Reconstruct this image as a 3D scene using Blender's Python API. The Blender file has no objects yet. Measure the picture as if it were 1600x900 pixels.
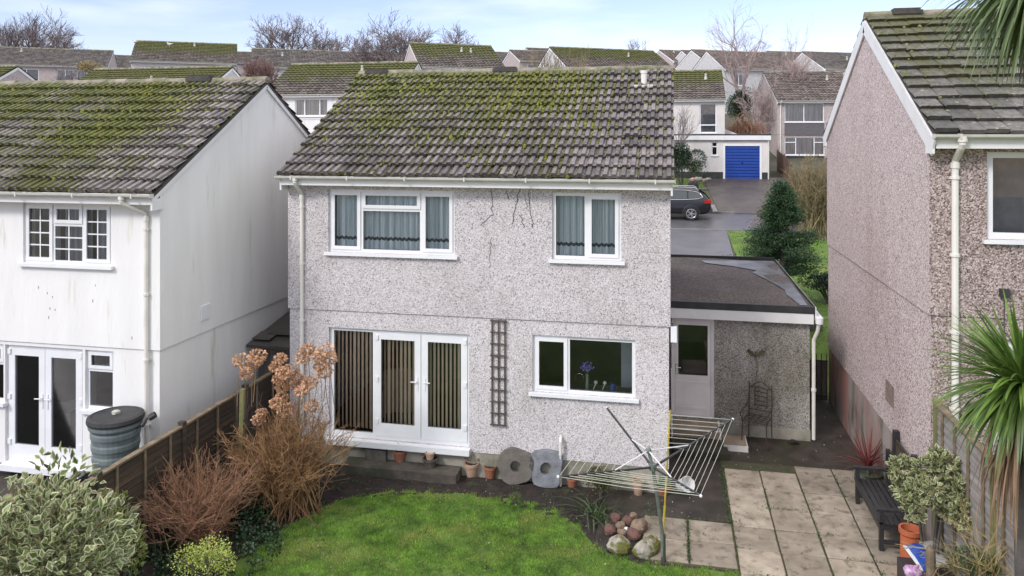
import bpy, math, random
import numpy as np
from mathutils import Vector, Matrix
R = math.radians
random.seed(7); rng = np.random.default_rng(7)
sc = bpy.context.scene
COL = sc.collection
# ---------------------------------------------------------------- camera
F, VX, HY, H = 1200., 1048., 211., 6.03           # focal length in px of a 1600 px frame, vanishing point, eye height
TH = math.atan((VX-800)/F); SN, CN = math.sin(TH), math.cos(TH)
cam = bpy.data.cameras.new('camera'); co = bpy.data.objects.new('camera', cam); COL.objects.link(co)
co.location = (0, 0, H); co.rotation_euler = (R(90), 0, TH)
cam.sensor_width = 36; cam.lens = 36*F/1600; cam.shift_y = -(450-HY)/1600
cam.clip_start = .1; cam.clip_end = 3000; sc.camera = co
# ---------------------------------------------------------------- sky, sun, exposure
SUN_EL, SUN_AZ = R(38), R(215)                     # azimuth clockwise from +Y: behind the camera, to its left
w = bpy.data.worlds.new('World'); sc.world = w; w.use_nodes = True
n = w.node_tree.nodes; l = w.node_tree.links
bg = n['Background']; bg.inputs[1].default_value = .108
sky = n.new('ShaderNodeTexSky'); sky.sky_type = 'NISHITA'; sky.sun_disc = False
sky.sun_elevation = SUN_EL; sky.sun_rotation = SUN_AZ
sky.air_density = 1.0; sky.dust_density = .25; sky.ozone_density = 2.2; sky.altitude = 0
tc = n.new('ShaderNodeTexCoord'); mp = n.new('ShaderNodeMapping'); mp.inputs['Scale'].default_value = (1, 1, 5)
nz = n.new('ShaderNodeTexNoise'); nz.inputs['Scale'].default_value = 3.1; nz.inputs['Detail'].default_value = 7; nz.inputs['Roughness'].default_value = .55
cr = n.new('ShaderNodeValToRGB'); cr.color_ramp.elements[0].position = .50; cr.color_ramp.elements[1].position = .85
cr.color_ramp.elements[0].color = (.0,)*3+(1,); cr.color_ramp.elements[1].color = (.42,)*3+(1,)
tn = n.new('ShaderNodeMix'); tn.data_type = 'RGBA'; tn.blend_type = 'MULTIPLY'; tn.inputs['Factor'].default_value = 1; tn.inputs['B'].default_value = (1.12, .95, 1.05, 1)
sp = n.new('ShaderNodeSeparateXYZ'); el = n.new('ShaderNodeMapRange'); el.inputs[1].default_value = .22; el.inputs[2].default_value = .55; el.inputs[4].default_value = .92
ad = n.new('ShaderNodeMath'); ad.operation = 'MAXIMUM'
mx = n.new('ShaderNodeMix'); mx.data_type = 'RGBA'; mx.inputs['B'].default_value = (8.6, 8.5, 8.75, 1)   # white overhead, out of view, added to neutralise the light; blue low down
l.new(tc.outputs['Generated'], mp.inputs[0]); l.new(mp.outputs[0], nz.inputs[0]); l.new(nz.outputs[0], cr.inputs[0]); l.new(tc.outputs['Generated'], sp.inputs[0])
l.new(sp.outputs['Z'], el.inputs[0]); l.new(cr.outputs[0], ad.inputs[0]); l.new(el.outputs[0], ad.inputs[1]); l.new(sky.outputs[0], tn.inputs['A'])
l.new(ad.outputs[0], mx.inputs['Factor']); l.new(tn.outputs['Result'], mx.inputs['A']); l.new(mx.outputs['Result'], bg.inputs[0])
sun = bpy.data.lights.new('sun', 'SUN'); sun.energy = 1.25; sun.angle = R(13); sun.color = (1, .965, .94)
so = bpy.data.objects.new('sun', sun); COL.objects.link(so)
sd = Vector((math.sin(SUN_AZ)*math.cos(SUN_EL), math.cos(SUN_AZ)*math.cos(SUN_EL), math.sin(SUN_EL)))
so.rotation_euler = sd.to_track_quat('Z', 'Y').to_euler(); so.location = (0, -5, 40)
sc.view_settings.view_transform = 'Standard'; sc.view_settings.look = 'None'
sc.view_settings.exposure = .84; sc.view_settings.gamma = 1; sc.view_settings.use_curve_mapping = False
sc.cycles.max_bounces = 7; sc.cycles.transparent_max_bounces = 12; sc.cycles.caustics_reflective = False; sc.cycles.caustics_refractive = False
# ---------------------------------------------------------------- helpers
def at(u, v, X=None, Y=None, Z=None, T=None):      # where the line of sight through a pixel meets a real plane
    a = (u-800)/F; b = (HY-v)/F
    d = (-SN+a*CN, CN+a*SN, b)
    t = X/d[0] if X is not None else Y/d[1] if Y is not None else (Z-H)/d[2] if Z is not None else T
    return Vector((t*d[0], t*d[1], H+t*d[2]))

def mat(name, c1, c2=None, scale=3., detail=5., rough=.75, lo=.35, hi=.65, bump=0., bscale=60., isl=0., metal=0., spec=.5, coat=0.,
        c3=None, s3=1., lo3=.5, hi3=.7, stretch=None, bdetail=3., trans=0.):
    m = bpy.data.materials.new(name); m.use_nodes = True
    N = m.node_tree.nodes; L = m.node_tree.links; b = N['Principled BSDF']
    b.inputs['Roughness'].default_value = rough; b.inputs['Metallic'].default_value = metal
    b.inputs['Specular IOR Level'].default_value = spec; b.inputs['Coat Weight'].default_value = coat
    tc = N.new('ShaderNodeTexCoord'); vec = tc.outputs['Object']
    def noise(s, d, v=vec):
        q = N.new('ShaderNodeTexNoise'); q.inputs['Scale'].default_value = s; q.inputs['Detail'].default_value = d
        q.inputs['Roughness'].default_value = .6; L.new(v, q.inputs['Vector']); return q.outputs['Fac']
    def rngmap(x, a, z):
        q = N.new('ShaderNodeMapRange'); q.inputs[1].default_value = a; q.inputs[2].default_value = z; L.new(x, q.inputs[0]); return q.outputs[0]
    def mix(f, A, B, mode='MIX'):
        q = N.new('ShaderNodeMix'); q.data_type = 'RGBA'; q.blend_type = mode
        if isinstance(f, float): q.inputs['Factor'].default_value = f
        else: L.new(f, q.inputs['Factor'])
        for s, x in (('A', A), ('B', B)):
            if isinstance(x, tuple): q.inputs[s].default_value = x[:3]+(1,)
            else: L.new(x, q.inputs[s])
        return q.outputs['Result']
    v2 = vec
    if stretch:
        q = N.new('ShaderNodeMapping'); q.inputs['Scale'].default_value = stretch; L.new(vec, q.inputs[0]); v2 = q.outputs[0]
    col = c1
    if c2: col = mix(rngmap(noise(scale, detail, v2), lo, hi), c1, c2)
    if c3: col = mix(rngmap(noise(s3, 4, v2), lo3, hi3), col, c3)
    if isl:
        g = N.new('ShaderNodeNewGeometry'); q = N.new('ShaderNodeMapRange'); q.inputs[3].default_value = 1-isl; q.inputs[4].default_value = 1+isl
        L.new(g.outputs['Random Per Island'], q.inputs[0])
        h = N.new('ShaderNodeHueSaturation'); L.new(q.outputs[0], h.inputs['Value'])
        if isinstance(col, tuple): h.inputs['Color'].default_value = col[:3]+(1,)
        else: L.new(col, h.inputs['Color'])
        col = h.outputs[0]
    if isinstance(col, tuple): b.inputs['Base Color'].default_value = col[:3]+(1,)
    else: L.new(col, b.inputs['Base Color'])
    if bump:
        q = N.new('ShaderNodeBump'); q.inputs['Strength'].default_value = bump; q.inputs['Distance'].default_value = .02
        L.new(noise(bscale, bdetail, v2), q.inputs['Height']); L.new(q.outputs[0], b.inputs['Normal'])
    if trans:
        t = N.new('ShaderNodeBsdfTranslucent'); ms = N.new('ShaderNodeMixShader'); ms.inputs[0].default_value = trans
        if isinstance(col, tuple): t.inputs[0].default_value = col[:3]+(1,)
        else: L.new(col, t.inputs[0])
        L.new(b.outputs[0], ms.inputs[1]); L.new(t.outputs[0], ms.inputs[2]); L.new(ms.outputs[0], N['Material Output'].inputs[0])
    return m

def pebble(name, light, mid, dark, fdark=.25, scale=42., bump=.9, stain=(.3, .28, .24), samt=.35, sscale=.8, slo=.5, shi=.8):
    m = bpy.data.materials.new(name); m.use_nodes = True
    N = m.node_tree.nodes; L = m.node_tree.links; b = N['Principled BSDF']; b.inputs['Roughness'].default_value = .85
    tc = N.new('ShaderNodeTexCoord')
    vo = N.new('ShaderNodeTexVoronoi'); vo.inputs['Scale'].default_value = scale; L.new(tc.outputs['Object'], vo.inputs['Vector'])
    sep = N.new('ShaderNodeSeparateColor'); L.new(vo.outputs['Color'], sep.inputs[0])
    r = N.new('ShaderNodeValToRGB'); e = r.color_ramp.elements; r.color_ramp.interpolation = 'LINEAR'
    e[0].position = 0; e[0].color = dark+(1,); e[1].position = 1; e[1].color = light+(1,)
    q = e.new(fdark); q.color = tuple(.35*d+.65*m_ for d, m_ in zip(dark, mid))+(1,); q = e.new(min(.95, fdark+.3)); q.color = mid+(1,)
    # coarse noise shifts how many dark stones show, so the wall is uneven
    n1 = N.new('ShaderNodeTexNoise'); n1.inputs['Scale'].default_value = 5; n1.inputs['Detail'].default_value = 6; L.new(tc.outputs['Object'], n1.inputs['Vector'])
    a = N.new('ShaderNodeMath'); a.operation = 'MULTIPLY_ADD'; a.inputs[1].default_value = .24; a.inputs[2].default_value = -.12; L.new(n1.outputs[0], a.inputs[0])
    a2 = N.new('ShaderNodeMath'); a2.operation = 'ADD'; L.new(a.outputs[0], a2.inputs[0]); L.new(sep.outputs[0], a2.inputs[1]); L.new(a2.outputs[0], r.inputs[0])
    n2 = N.new('ShaderNodeTexNoise'); n2.inputs['Scale'].default_value = sscale; n2.inputs['Detail'].default_value = 7; n2.inputs['Roughness'].default_value = .65
    mp = N.new('ShaderNodeMapping'); mp.inputs['Scale'].default_value = (1, 1, .45); L.new(tc.outputs['Object'], mp.inputs[0]); L.new(mp.outputs[0], n2.inputs['Vector'])
    mr = N.new('ShaderNodeMapRange'); mr.inputs[1].default_value = slo; mr.inputs[2].default_value = shi; mr.inputs[4].default_value = samt; L.new(n2.outputs[0], mr.inputs[0])
    mx = N.new('ShaderNodeMix'); mx.data_type = 'RGBA'; mx.blend_type = 'MULTIPLY'; L.new(mr.outputs[0], mx.inputs['Factor']); L.new(r.outputs[0], mx.inputs['A']); mx.inputs['B'].default_value = stain+(1,)
    L.new(mx.outputs['Result'], b.inputs['Base Color'])
    bp = N.new('ShaderNodeBump'); bp.inputs['Strength'].default_value = bump; bp.inputs['Distance'].default_value = .012; bp.invert = True
    L.new(vo.outputs['Distance'], bp.inputs['Height']); L.new(bp.outputs[0], b.inputs['Normal'])
    return m

def tilemat(name, c1, c2, moss=(.185, .18, .026), moss2=(.075, .088, .016), z0=0., z1=1., amt_lo=.0, amt_hi=1., lichen=.5, xlo=None, xhi=None, licol=(.42, .40, .33), tw=None, tx=0., brown=None):
    """concrete roof tiles; moss grows where the noise and the height up the slope allow it (object space)"""
    m = bpy.data.materials.new(name); m.use_nodes = True
    N = m.node_tree.nodes; L = m.node_tree.links; b = N['Principled BSDF']; b.inputs['Roughness'].default_value = .8
    tc = N.new('ShaderNodeTexCoord'); O = tc.outputs['Object']
    def noise(s, d=5, r=.6):
        q = N.new('ShaderNodeTexNoise'); q.inputs['Scale'].default_value = s; q.inputs['Detail'].default_value = d; q.inputs['Roughness'].default_value = r; L.new(O, q.inputs['Vector']); return q.outputs['Fac']
    def mr(x, a, z, c=0., d=1.):
        q = N.new('ShaderNodeMapRange'); q.inputs[1].default_value = a; q.inputs[2].default_value = z; q.inputs[3].default_value = c; q.inputs[4].default_value = d; L.new(x, q.inputs[0]); return q.outputs[0]
    def mt(op, x, y=0.):
        q = N.new('ShaderNodeMath'); q.operation = op
        for i, k in enumerate((x, y)):
            if isinstance(k, (int, float)): q.inputs[i].default_value = k
            else: L.new(k, q.inputs[i])
        return q.outputs[0]
    def mix(f, A, B):
        q = N.new('ShaderNodeMix'); q.data_type = 'RGBA'; L.new(f, q.inputs['Factor'])
        for s, x in (('A', A), ('B', B)):
            if isinstance(x, tuple): q.inputs[s].default_value = x[:3]+(1,)
            else: L.new(x, q.inputs[s])
        return q.outputs['Result']
    g = N.new('ShaderNodeNewGeometry'); isl = g.outputs['Random Per Island']
    col = mix(mr(noise(9), .35, .65), c1, c2)
    h = N.new('ShaderNodeHueSaturation'); L.new(col, h.inputs['Color']); L.new(mr(isl, 0, 1, .62, 1.38), h.inputs['Value']); col = h.outputs[0]
    # pale lichen blotches
    vo = N.new('ShaderNodeTexVoronoi'); vo.inputs['Scale'].default_value = 7; L.new(O, vo.inputs['Vector'])
    lf = mt('MULTIPLY', mr(vo.outputs['Distance'], .22, .12), mr(noise(2.3), .5, .6))
    lf = mt('MULTIPLY', mt('MULTIPLY', lf, mr(noise(38), .42, .58)), lichen)
    col = mix(lf, col, licol)
    sx = N.new('ShaderNodeSeparateXYZ'); L.new(O, sx.inputs[0])
    grad = mr(sx.outputs['Z'], z0, z1, amt_lo, amt_hi)
    if xlo is not None: grad = mt('SUBTRACT', grad, mr(sx.outputs['X'], xlo, xhi, 0, .5))
    field = mt('ADD', mt('ADD', mt('MULTIPLY', noise(1.1), .6), mt('MULTIPLY', noise(16, 6), .5)), mt('MULTIPLY', noise(70, 3), .25))
    if tw: field = mt('ADD', field, mt('MULTIPLY', mt('COSINE', mt('MULTIPLY', mt('ADD', sx.outputs['X'], -tx-tw*.48), 4*math.pi/tw)), .10))
    f = mr(mt('ADD', field, grad), 1.06, 1.18)
    mc = mix(mr(noise(5), .4, .6), moss, moss2)
    if brown: mc = mix(mr(mt('ADD', sx.outputs['Z'], mt('MULTIPLY', noise(1.7), 1.2)), brown[0], brown[1]), (.062, .052, .022), mc)
    mc2 = mix(mr(noise(90, 2), .4, .6), mc, moss2)
    col = mix(f, col, mc2)
    L.new(col, b.inputs['Base Color'])
    bp = N.new('ShaderNodeBump'); bp.inputs['Strength'].default_value = .6; bp.inputs['Distance'].default_value = .02
    L.new(mt('ADD', noise(80, 3), mt('MULTIPLY', f, noise(40, 4))), bp.inputs['Height']); L.new(bp.outputs[0], b.inputs['Normal'])
    return m

def glassmat(name, tint=(1, 1, 1), refl=1.0, tr=.96):
    m = bpy.data.materials.new(name); m.use_nodes = True
    N = m.node_tree.nodes; L = m.node_tree.links; N.remove(N['Principled BSDF'])
    t = N.new('ShaderNodeBsdfTransparent'); t.inputs[0].default_value = tuple(tr*x for x in tint)+(1,)
    g = N.new('ShaderNodeBsdfGlossy'); g.inputs['Roughness'].default_value = .02; g.inputs['Color'].default_value = (refl,)*3+(1,)
    fr = N.new('ShaderNodeFresnel'); fr.inputs[0].default_value = 1.42
    s = N.new('ShaderNodeMixShader'); L.new(fr.outputs[0], s.inputs[0]); L.new(t.outputs[0], s.inputs[1]); L.new(g.outputs[0], s.inputs[2])
    L.new(s.outputs[0], N['Material Output'].inputs[0]); return m

class MB:
    def __init__(s): s.v = []; s.f = []; s.m = []; s.k = 0
    def quad(s, a, b, c, d):
        n = len(s.v); s.v += [tuple(a), tuple(b), tuple(c), tuple(d)]; s.f.append((n, n+1, n+2, n+3)); s.m.append(s.k)
    def poly(s, pts):
        n = len(s.v); s.v += [tuple(p) for p in pts]; s.f.append(tuple(range(n, n+len(pts)))); s.m.append(s.k)
    def box(s, x0, x1, y0, y1, z0, z1, M=None):
        n = len(s.v); V = [(x, y, z) for z in (z0, z1) for y in (y0, y1) for x in (x0, x1)]
        if M is not None: V = [tuple(M @ Vector(p)) for p in V]
        s.v += V
        for q in ((0, 2, 3, 1), (4, 5, 7, 6), (0, 1, 5, 4), (2, 6, 7, 3), (0, 4, 6, 2), (1, 3, 7, 5)): s.f.append(tuple(n+i for i in q)); s.m.append(s.k)
    def bar(s, p, q, w, h, up=(0, 0, 1)):            # a box beam from p to q, w wide, h deep
        p = Vector(p); q = Vector(q); d = (q-p); ln = d.length; d.normalize(); u = Vector(up)
        x = d.cross(u)
        if x.length < 1e-4: x = d.cross(Vector((0, 1, 0)))
        x.normalize(); u = x.cross(d)
        n = len(s.v)
        for t in (p, q):
            for a, b in ((-1, -1), (1, -1), (1, 1), (-1, 1)): s.v.append(tuple(t+x*(a*w/2)+u*(b*h/2)))
        for f in ((0, 1, 2, 3), (7, 6, 5, 4), (0, 4, 5, 1), (1, 5, 6, 2), (2, 6, 7, 3), (3, 7, 4, 0)): s.f.append(tuple(n+i for i in f)); s.m.append(s.k)
    def tube(s, pts, rad, n=6, cap=True):
        pts = [Vector(p) for p in pts]; N = len(pts)
        if not hasattr(rad, '__len__'): rad = [rad]*N
        st = len(s.v); x = None
        for i, p in enumerate(pts):
            d = (pts[min(i+1, N-1)]-pts[max(i-1, 0)])
            if d.length < 1e-9: d = Vector((0, 0, 1))
            d.normalize()
            if x is None: x = d.orthogonal().normalized()
            else:
                x = x-d*x.dot(d); x = x.normalized() if x.length > 1e-6 else d.orthogonal().normalized()
            y = d.cross(x)
            for k in range(n):
                a = 2*math.pi*k/n; s.v.append(tuple(p+(x*math.cos(a)+y*math.sin(a))*rad[i]))
        for i in range(N-1):
            for k in range(n):
                a = st+i*n+k; b = st+i*n+(k+1) % n; s.f.append((a, b, b+n, a+n)); s.m.append(s.k)
        if cap and n > 2:
            s.f.append(tuple(st+k for k in range(n))[::-1]); s.m.append(s.k); s.f.append(tuple(st+(N-1)*n+k for k in range(n))); s.m.append(s.k)
    def lathe(s, prof, c=(0, 0, 0), n=20, ax=None, wob=0.):
        st = len(s.v); c = Vector(c)
        for i, (r, z) in enumerate(prof):
            for k in range(n):
                a = 2*math.pi*k/n; rr = r*(1+wob*math.sin(3*a+i)); p = Vector((rr*math.cos(a), rr*math.sin(a), z))
                if ax is not None: p = ax @ p
                s.v.append(tuple(p+c))
        for i in range(len(prof)-1):
            for k in range(n):
                a = st+i*n+k; b = st+i*n+(k+1) % n; s.f.append((a, b, b+n, a+n)); s.m.append(s.k)
        s.f.append(tuple(st+k for k in range(n))[::-1]); s.m.append(s.k); s.f.append(tuple(st+(len(prof)-1)*n+k for k in range(n))); s.m.append(s.k)
    def blob(s, c, r, seed=0, nu=10, nv=7, amp=.18, flat=1.):
        rr = random.Random(seed); st = len(s.v); c = Vector(c)
        if not hasattr(r, '__len__'): r = (r, r, r)
        ph = [rr.uniform(0, 6.28) for _ in range(6)]
        for j in range(1, nv):
            t = math.pi*j/nv
            for k in range(nu):
                a = 2*math.pi*k/nu
                q = 1+amp*(math.sin(2*a+ph[0])*math.sin(t+ph[1])+.6*math.sin(3*a+ph[2])*math.cos(2*t+ph[3])+.5*rr.uniform(-1, 1))
                s.v.append((c.x+r[0]*q*math.sin(t)*math.cos(a), c.y+r[1]*q*math.sin(t)*math.sin(a), c.z+r[2]*q*math.cos(t)*flat))
        top = len(s.v); s.v.append((c.x, c.y, c.z+r[2]*flat)); s.v.append((c.x, c.y, c.z-r[2]*flat))
        for j in range(nv-2):
            for k in range(nu):
                a = st+j*nu+k; b = st+j*nu+(k+1) % nu; s.f.append((a, a+nu, b+nu, b)); s.m.append(s.k)
        for k in range(nu):
            s.f.append((top, st+k, st+(k+1) % nu)); s.m.append(s.k)
            e = st+(nv-2)*nu; s.f.append((top+1, e+(k+1) % nu, e+k)); s.m.append(s.k)
    def panel(s, x0, x1, z0, z1, holes, y0, y1):      # upright slab facing -Y with rectangular openings and their reveals
        xs = sorted({x0, x1, *[min(max(h[i], x0), x1) for h in holes for i in (0, 1)]}); zs = sorted({z0, z1, *[min(max(h[i], z0), z1) for h in holes for i in (2, 3)]})
        def solid(i, j):
            if i < 0 or j < 0 or i >= len(xs)-1 or j >= len(zs)-1: return False
            cx = (xs[i]+xs[i+1])/2; cz = (zs[j]+zs[j+1])/2
            return not any(h[0] < cx < h[1] and h[2] < cz < h[3] for h in holes)
        for i in range(len(xs)-1):
            for j in range(len(zs)-1):
                if not solid(i, j): continue
                a, b, c, d = xs[i], xs[i+1], zs[j], zs[j+1]
                s.quad((a, y0, c), (b, y0, c), (b, y0, d), (a, y0, d)); s.quad((b, y1, c), (a, y1, c), (a, y1, d), (b, y1, d))
                if not solid(i-1, j): s.quad((a, y1, c), (a, y0, c), (a, y0, d), (a, y1, d))
                if not solid(i+1, j): s.quad((b, y0, c), (b, y1, c), (b, y1, d), (b, y0, d))
                if not solid(i, j-1): s.quad((a, y1, c), (b, y1, c), (b, y0, c), (a, y0, c))
                if not solid(i, j+1): s.quad((a, y0, d), (b, y0, d), (b, y1, d), (a, y1, d))
    def build(s, name, mats, parent=None, smooth=False):
        me = bpy.data.meshes.new(name); me.from_pydata(s.v, [], s.f)
        for m in (mats if isinstance(mats, (list, tuple)) else [mats]): me.materials.append(m)
        if isinstance(mats, (list, tuple)): me.polygons.foreach_set('material_index', s.m)
        if smooth: me.polygons.foreach_set('use_smooth', [True]*len(s.f))
        me.update(); o = bpy.data.objects.new(name, me); COL.objects.link(o)
        if parent is not None: o.parent = parent
        return o

def tag(o, label=None, cat=None, group=None, kind=None):
    for k, v in (('label', label), ('category', cat), ('group', group), ('kind', kind)):
        if v: o[k] = v
    return o
def thing(name, label, cat, loc=(0, 0, 0), rz=0., group=None):
    o = bpy.data.objects.new(name, None); COL.objects.link(o); o.location = loc; o.rotation_euler = (0, 0, rz)
    return tag(o, label, cat, group)
def copytree(o, parent=None):
    c = o.copy(); COL.objects.link(c)
    if parent is not None: c.parent = parent
    for ch in list(o.children): copytree(ch, c)
    return c

def npmesh(name, V, Fc, mats, parent=None, mi=None, smooth=False):
    me = bpy.data.meshes.new(name); V = np.asarray(V, np.float32); Fc = np.asarray(Fc, np.int32); k = Fc.shape[1]
    me.vertices.add(len(V)); me.vertices.foreach_set('co', V.ravel()); me.loops.add(Fc.size); me.loops.foreach_set('vertex_index', Fc.ravel())
    me.polygons.add(len(Fc)); me.polygons.foreach_set('loop_start', np.arange(0, Fc.size, k, dtype=np.int32))
    for m in (mats if isinstance(mats, (list, tuple)) else [mats]): me.materials.append(m)
    if mi is not None: me.polygons.foreach_set('material_index', np.asarray(mi, np.int32))
    if smooth: me.polygons.foreach_set('use_smooth', [True]*len(Fc))
    me.update(calc_edges=True); me.validate(); o = bpy.data.objects.new(name, me); COL.objects.link(o)
    if parent is not None: o.parent = parent
    return o
def unit(a): return a/np.maximum(np.linalg.norm(a, axis=1, keepdims=True), 1e-9)
def leaves(P, D, L, W, droop=.2, roll=None):
    """diamond leaves, base at P, pointing along D; returns verts and tris (4 verts, 2 tris each)"""
    P = np.asarray(P, float); D = unit(np.asarray(D, float)); n_ = len(P)
    L = np.broadcast_to(L, (n_,))[:, None]; W = np.broadcast_to(W, (n_,))[:, None]
    up = unit(rng.normal(size=(n_, 3))+np.array([0, 0, 1.2])) if roll is None else np.asarray(roll, float)
    S = unit(np.cross(D, up)); Nn = np.cross(S, D)
    mid = P+D*L*.45+Nn*L*.06; tip = P+D*L-Nn*L*droop
    V = np.stack([P, mid-S*W/2, tip, mid+S*W/2], 1).reshape(-1, 3)
    b = np.arange(n_)[:, None]*4
    return V, np.concatenate([b+[0, 1, 2], b+[0, 2, 3]], 1).reshape(-1, 3)
def blades(P, D, L, W, bend=.5, seg=4):
    """long sword leaves bending down under their weight"""
    P = np.asarray(P, float); D = unit(np.asarray(D, float)); n_ = len(P); L = np.broadcast_to(L, (n_,)); W = np.broadcast_to(W, (n_,)); bend = np.broadcast_to(bend, (n_,))
    S = unit(np.cross(D, np.array([0, 0, 1.])+rng.normal(size=(n_, 3))*.15)); V = []; p = P.copy(); d = D.copy()
    for i in range(seg+1):
        t = i/seg; wd = (W*(.55+1.2*t-1.7*t*t if t < .95 else .04))[:, None]/1
        V += [p-S*wd/2, p+S*wd/2]
        d = unit(d+np.array([0, 0, -1.])*(bend/seg)[:, None]); p = p+d*(L/seg)[:, None]
    V = np.stack(V, 1).reshape(-1, 3); b = np.arange(n_)[:, None]*(2*(seg+1)); Fq = []
    for i in range(seg): Fq.append(b+np.array([2*i, 2*i+1, 2*i+3, 2*i+2]))
    return V, np.concatenate(Fq, 1).reshape(-1, 4)
def ball(n_, c, r, shell=.0):
    d = unit(rng.normal(size=(n_, 3))); q = rng.uniform(shell**3, 1, n_)**(1/3)
    return np.array(c)+d*q[:, None]*np.array(r if hasattr(r, '__len__') else (r, r, r)), d
# ---------------------------------------------------------------- materials
PEB_MAIN = pebble('pebbledash_grey', (.74, .70, .705), (.53, .495, .50), (.14, .125, .12), .14, 72, .45, (.50, .45, .41), .55, .55)
PEB_LOW = pebble('pebbledash_grey_low', (.76, .72, .725), (.56, .525, .53), (.17, .15, .145), .12, 72, .4, (.50, .47, .38), .55, .7)
PEB_GAR = pebble('pebbledash_dirty', (.56, .53, .48), (.35, .33, .30), (.09, .085, .075), .2, 66, .5, (.36, .35, .28), .75, .9, .42, .62)
PEB_PINK_LIT = pebble('pebbledash_pink_lit', (.76, .665, .64), (.52, .43, .415), (.12, .075, .065), .2, 60, .5, (.55, .48, .45), .5, .5)  # same dash, lightened: the side wall's stronger light is in the colour
PEB_PINK_SHADED = pebble('pebbledash_pink_shaded', (.62, .54, .50), (.36, .28, .26), (.08, .05, .045), .27, 58, .6, (.50, .43, .40), .6, .5)  # front wall's weaker light put into the colour; more dark specks too
WHITE_R = mat('white_render', (.82, .815, .79), (.75, .745, .72), 2.2, 8, .8, .4, .7, .35, 26, c3=(.50, .48, .33), s3=3.2, lo3=.60, hi3=.80, stretch=(1, 1, .16))
CREAM_R = mat('cream_render', (.70, .66, .62), (.62, .58, .54), 1., 6, .8, .4, .7, .1, 40)
PINK_R = mat('far_pink_render', (.50, .43, .41), (.36, .31, .30), 8, 8, .85, .4, .65)
GREY_R = mat('far_grey_render', (.58, .57, .56), (.46, .45, .44), 5, 8, .85, .4, .65)
PLINTH = mat('plinth_render', (.36, .33, .27), (.20, .19, .14), 2.2, 7, .85, .4, .65, .3, 30, c3=(.12, .13, .06), s3=3, lo3=.55, hi3=.75)
PLINTH_RED = mat('plinth_stained', (.33, .29, .27), (.30, .15, .12), .9, 6, .85, .42, .6, .3, 30, c3=(.10, .10, .07), s3=2.5, lo3=.52, hi3=.7, stretch=(1, 1, .35))
BLACKP = mat('black_paint', (.022, .022, .024), (.04, .04, .04), 4, 4, .6)
UPVC = mat('white_upvc', (.80, .81, .82), (.75, .76, .77), 3, 3, .32, spec=.5)
FASCIA = mat('white_fascia', (.76, .76, .75), (.66, .67, .64), 2.5, 6, .45, .5, .75)
GUTTER = mat('pale_gutter', (.62, .61, .56), (.45, .45, .38), 5, 6, .45, .5, .75)
PIPE = mat('white_pipe', (.74, .72, .66), (.60, .57, .48), 2.5, 6, .45, .5, .8)
GLASS = glassmat('window_glass')
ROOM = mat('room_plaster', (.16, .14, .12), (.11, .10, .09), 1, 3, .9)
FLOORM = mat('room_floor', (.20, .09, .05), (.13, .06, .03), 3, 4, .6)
NET = None
TL_MAIN = tilemat('tiles_main', (.20, .178, .175), (.115, .10, .10), z0=5.3, z1=7.5, amt_lo=.36, amt_hi=.56, lichen=1.2, xlo=4.8, xhi=7.6, tw=7.07/24, tx=-.085, brown=(6.0, 7.3))
TL_WHITE = tilemat('tiles_mossy', (.25, .225, .21), (.135, .12, .115), z0=5.0, z1=7.1, amt_lo=.44, amt_hi=.56, lichen=1., xlo=7., xhi=11., tw=9.15/30, tx=-.075, brown=(5.2, 6.6))
TL_RIGHT = tilemat('tiles_lichen', (.17, .16, .15), (.095, .09, .085), (.13, .13, .045), (.08, .08, .035), z0=5.2, z1=8., amt_lo=.30, amt_hi=.50, lichen=2.2, licol=(.42, .40, .26))
TL_FARM = tilemat('tiles_far_mossy', (.15, .125, .11), (.09, .075, .065), (.14, .15, .02), (.07, .075, .02), z0=5.1, z1=6.9, amt_lo=.22, amt_hi=.62, lichen=.3)
TL_FARG = tilemat('tiles_far_grey', (.16, .14, .13), (.10, .09, .083), z0=5., z1=7.2, amt_lo=-.1, amt_hi=.30, lichen=.4)
TL_FARB = tilemat('tiles_far_brown', (.19, .155, .135), (.12, .10, .09), z0=5., z1=7.2, amt_lo=-.3, amt_hi=.12, lichen=.3)
RIDGE_M = mat('ridge_tile', (.27, .235, .19), (.085, .105, .03), 3.2, 9, .85, .42, .62, .5, 30, isl=.15)
DARKTILE = mat('verge_dark', (.045, .04, .038), (.075, .07, .062), 8, 4, .8)
MOSS = mat('moss', (.20, .21, .03), (.10, .12, .02), 6, 4, .95, .35, .65, .8, 120, isl=.45)
MOSSB = mat('moss_brown', (.075, .062, .028), (.10, .11, .03), 6, 4, .95, .35, .65, .8, 120, isl=.4)
LEAD = mat('lead_flashing', (.52, .53, .47), (.36, .39, .27), 7, 5, .6)
FELT = None
ASPH = mat('asphalt_wet', (.125, .12, .132), (.09, .086, .096), 1.3, 6, .28, .4, .65, .25, 120, spec=.6)
DRIVE = mat('drive_brown', (.085, .070, .064), (.058, .048, .044), 1.1, 7, .5, .4, .6, .3, 110, c3=(.10, .09, .05), s3=1.4, lo3=.6, hi3=.75)
KERB = mat('kerb_stone', (.25, .24, .23), (.15, .145, .14), 3, 6, .7)
GRASSG = mat('grass_ground', (.13, .21, .035), (.06, .10, .018), 1.6, 9, .9, .36, .62, .6, 25, c3=(.13, .15, .03), s3=1.0, lo3=.52, hi3=.72)
HILLG = mat('hill_ground', (.085, .085, .05), (.065, .055, .04), .5, 6, .9)
SOIL = mat('soil', (.034, .024, .019), (.016, .012, .010), 5, 9, .95, .35, .65, 1., 26, c3=(.04, .05, .014), s3=3.3, lo3=.58, hi3=.7)
YARD = mat('dark_tarmac', (.066, .052, .042), (.022, .018, .015), 2.6, 11, .55, .35, .65, .6, 70, c3=(.05, .055, .02), s3=1.3, lo3=.56, hi3=.75)
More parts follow.
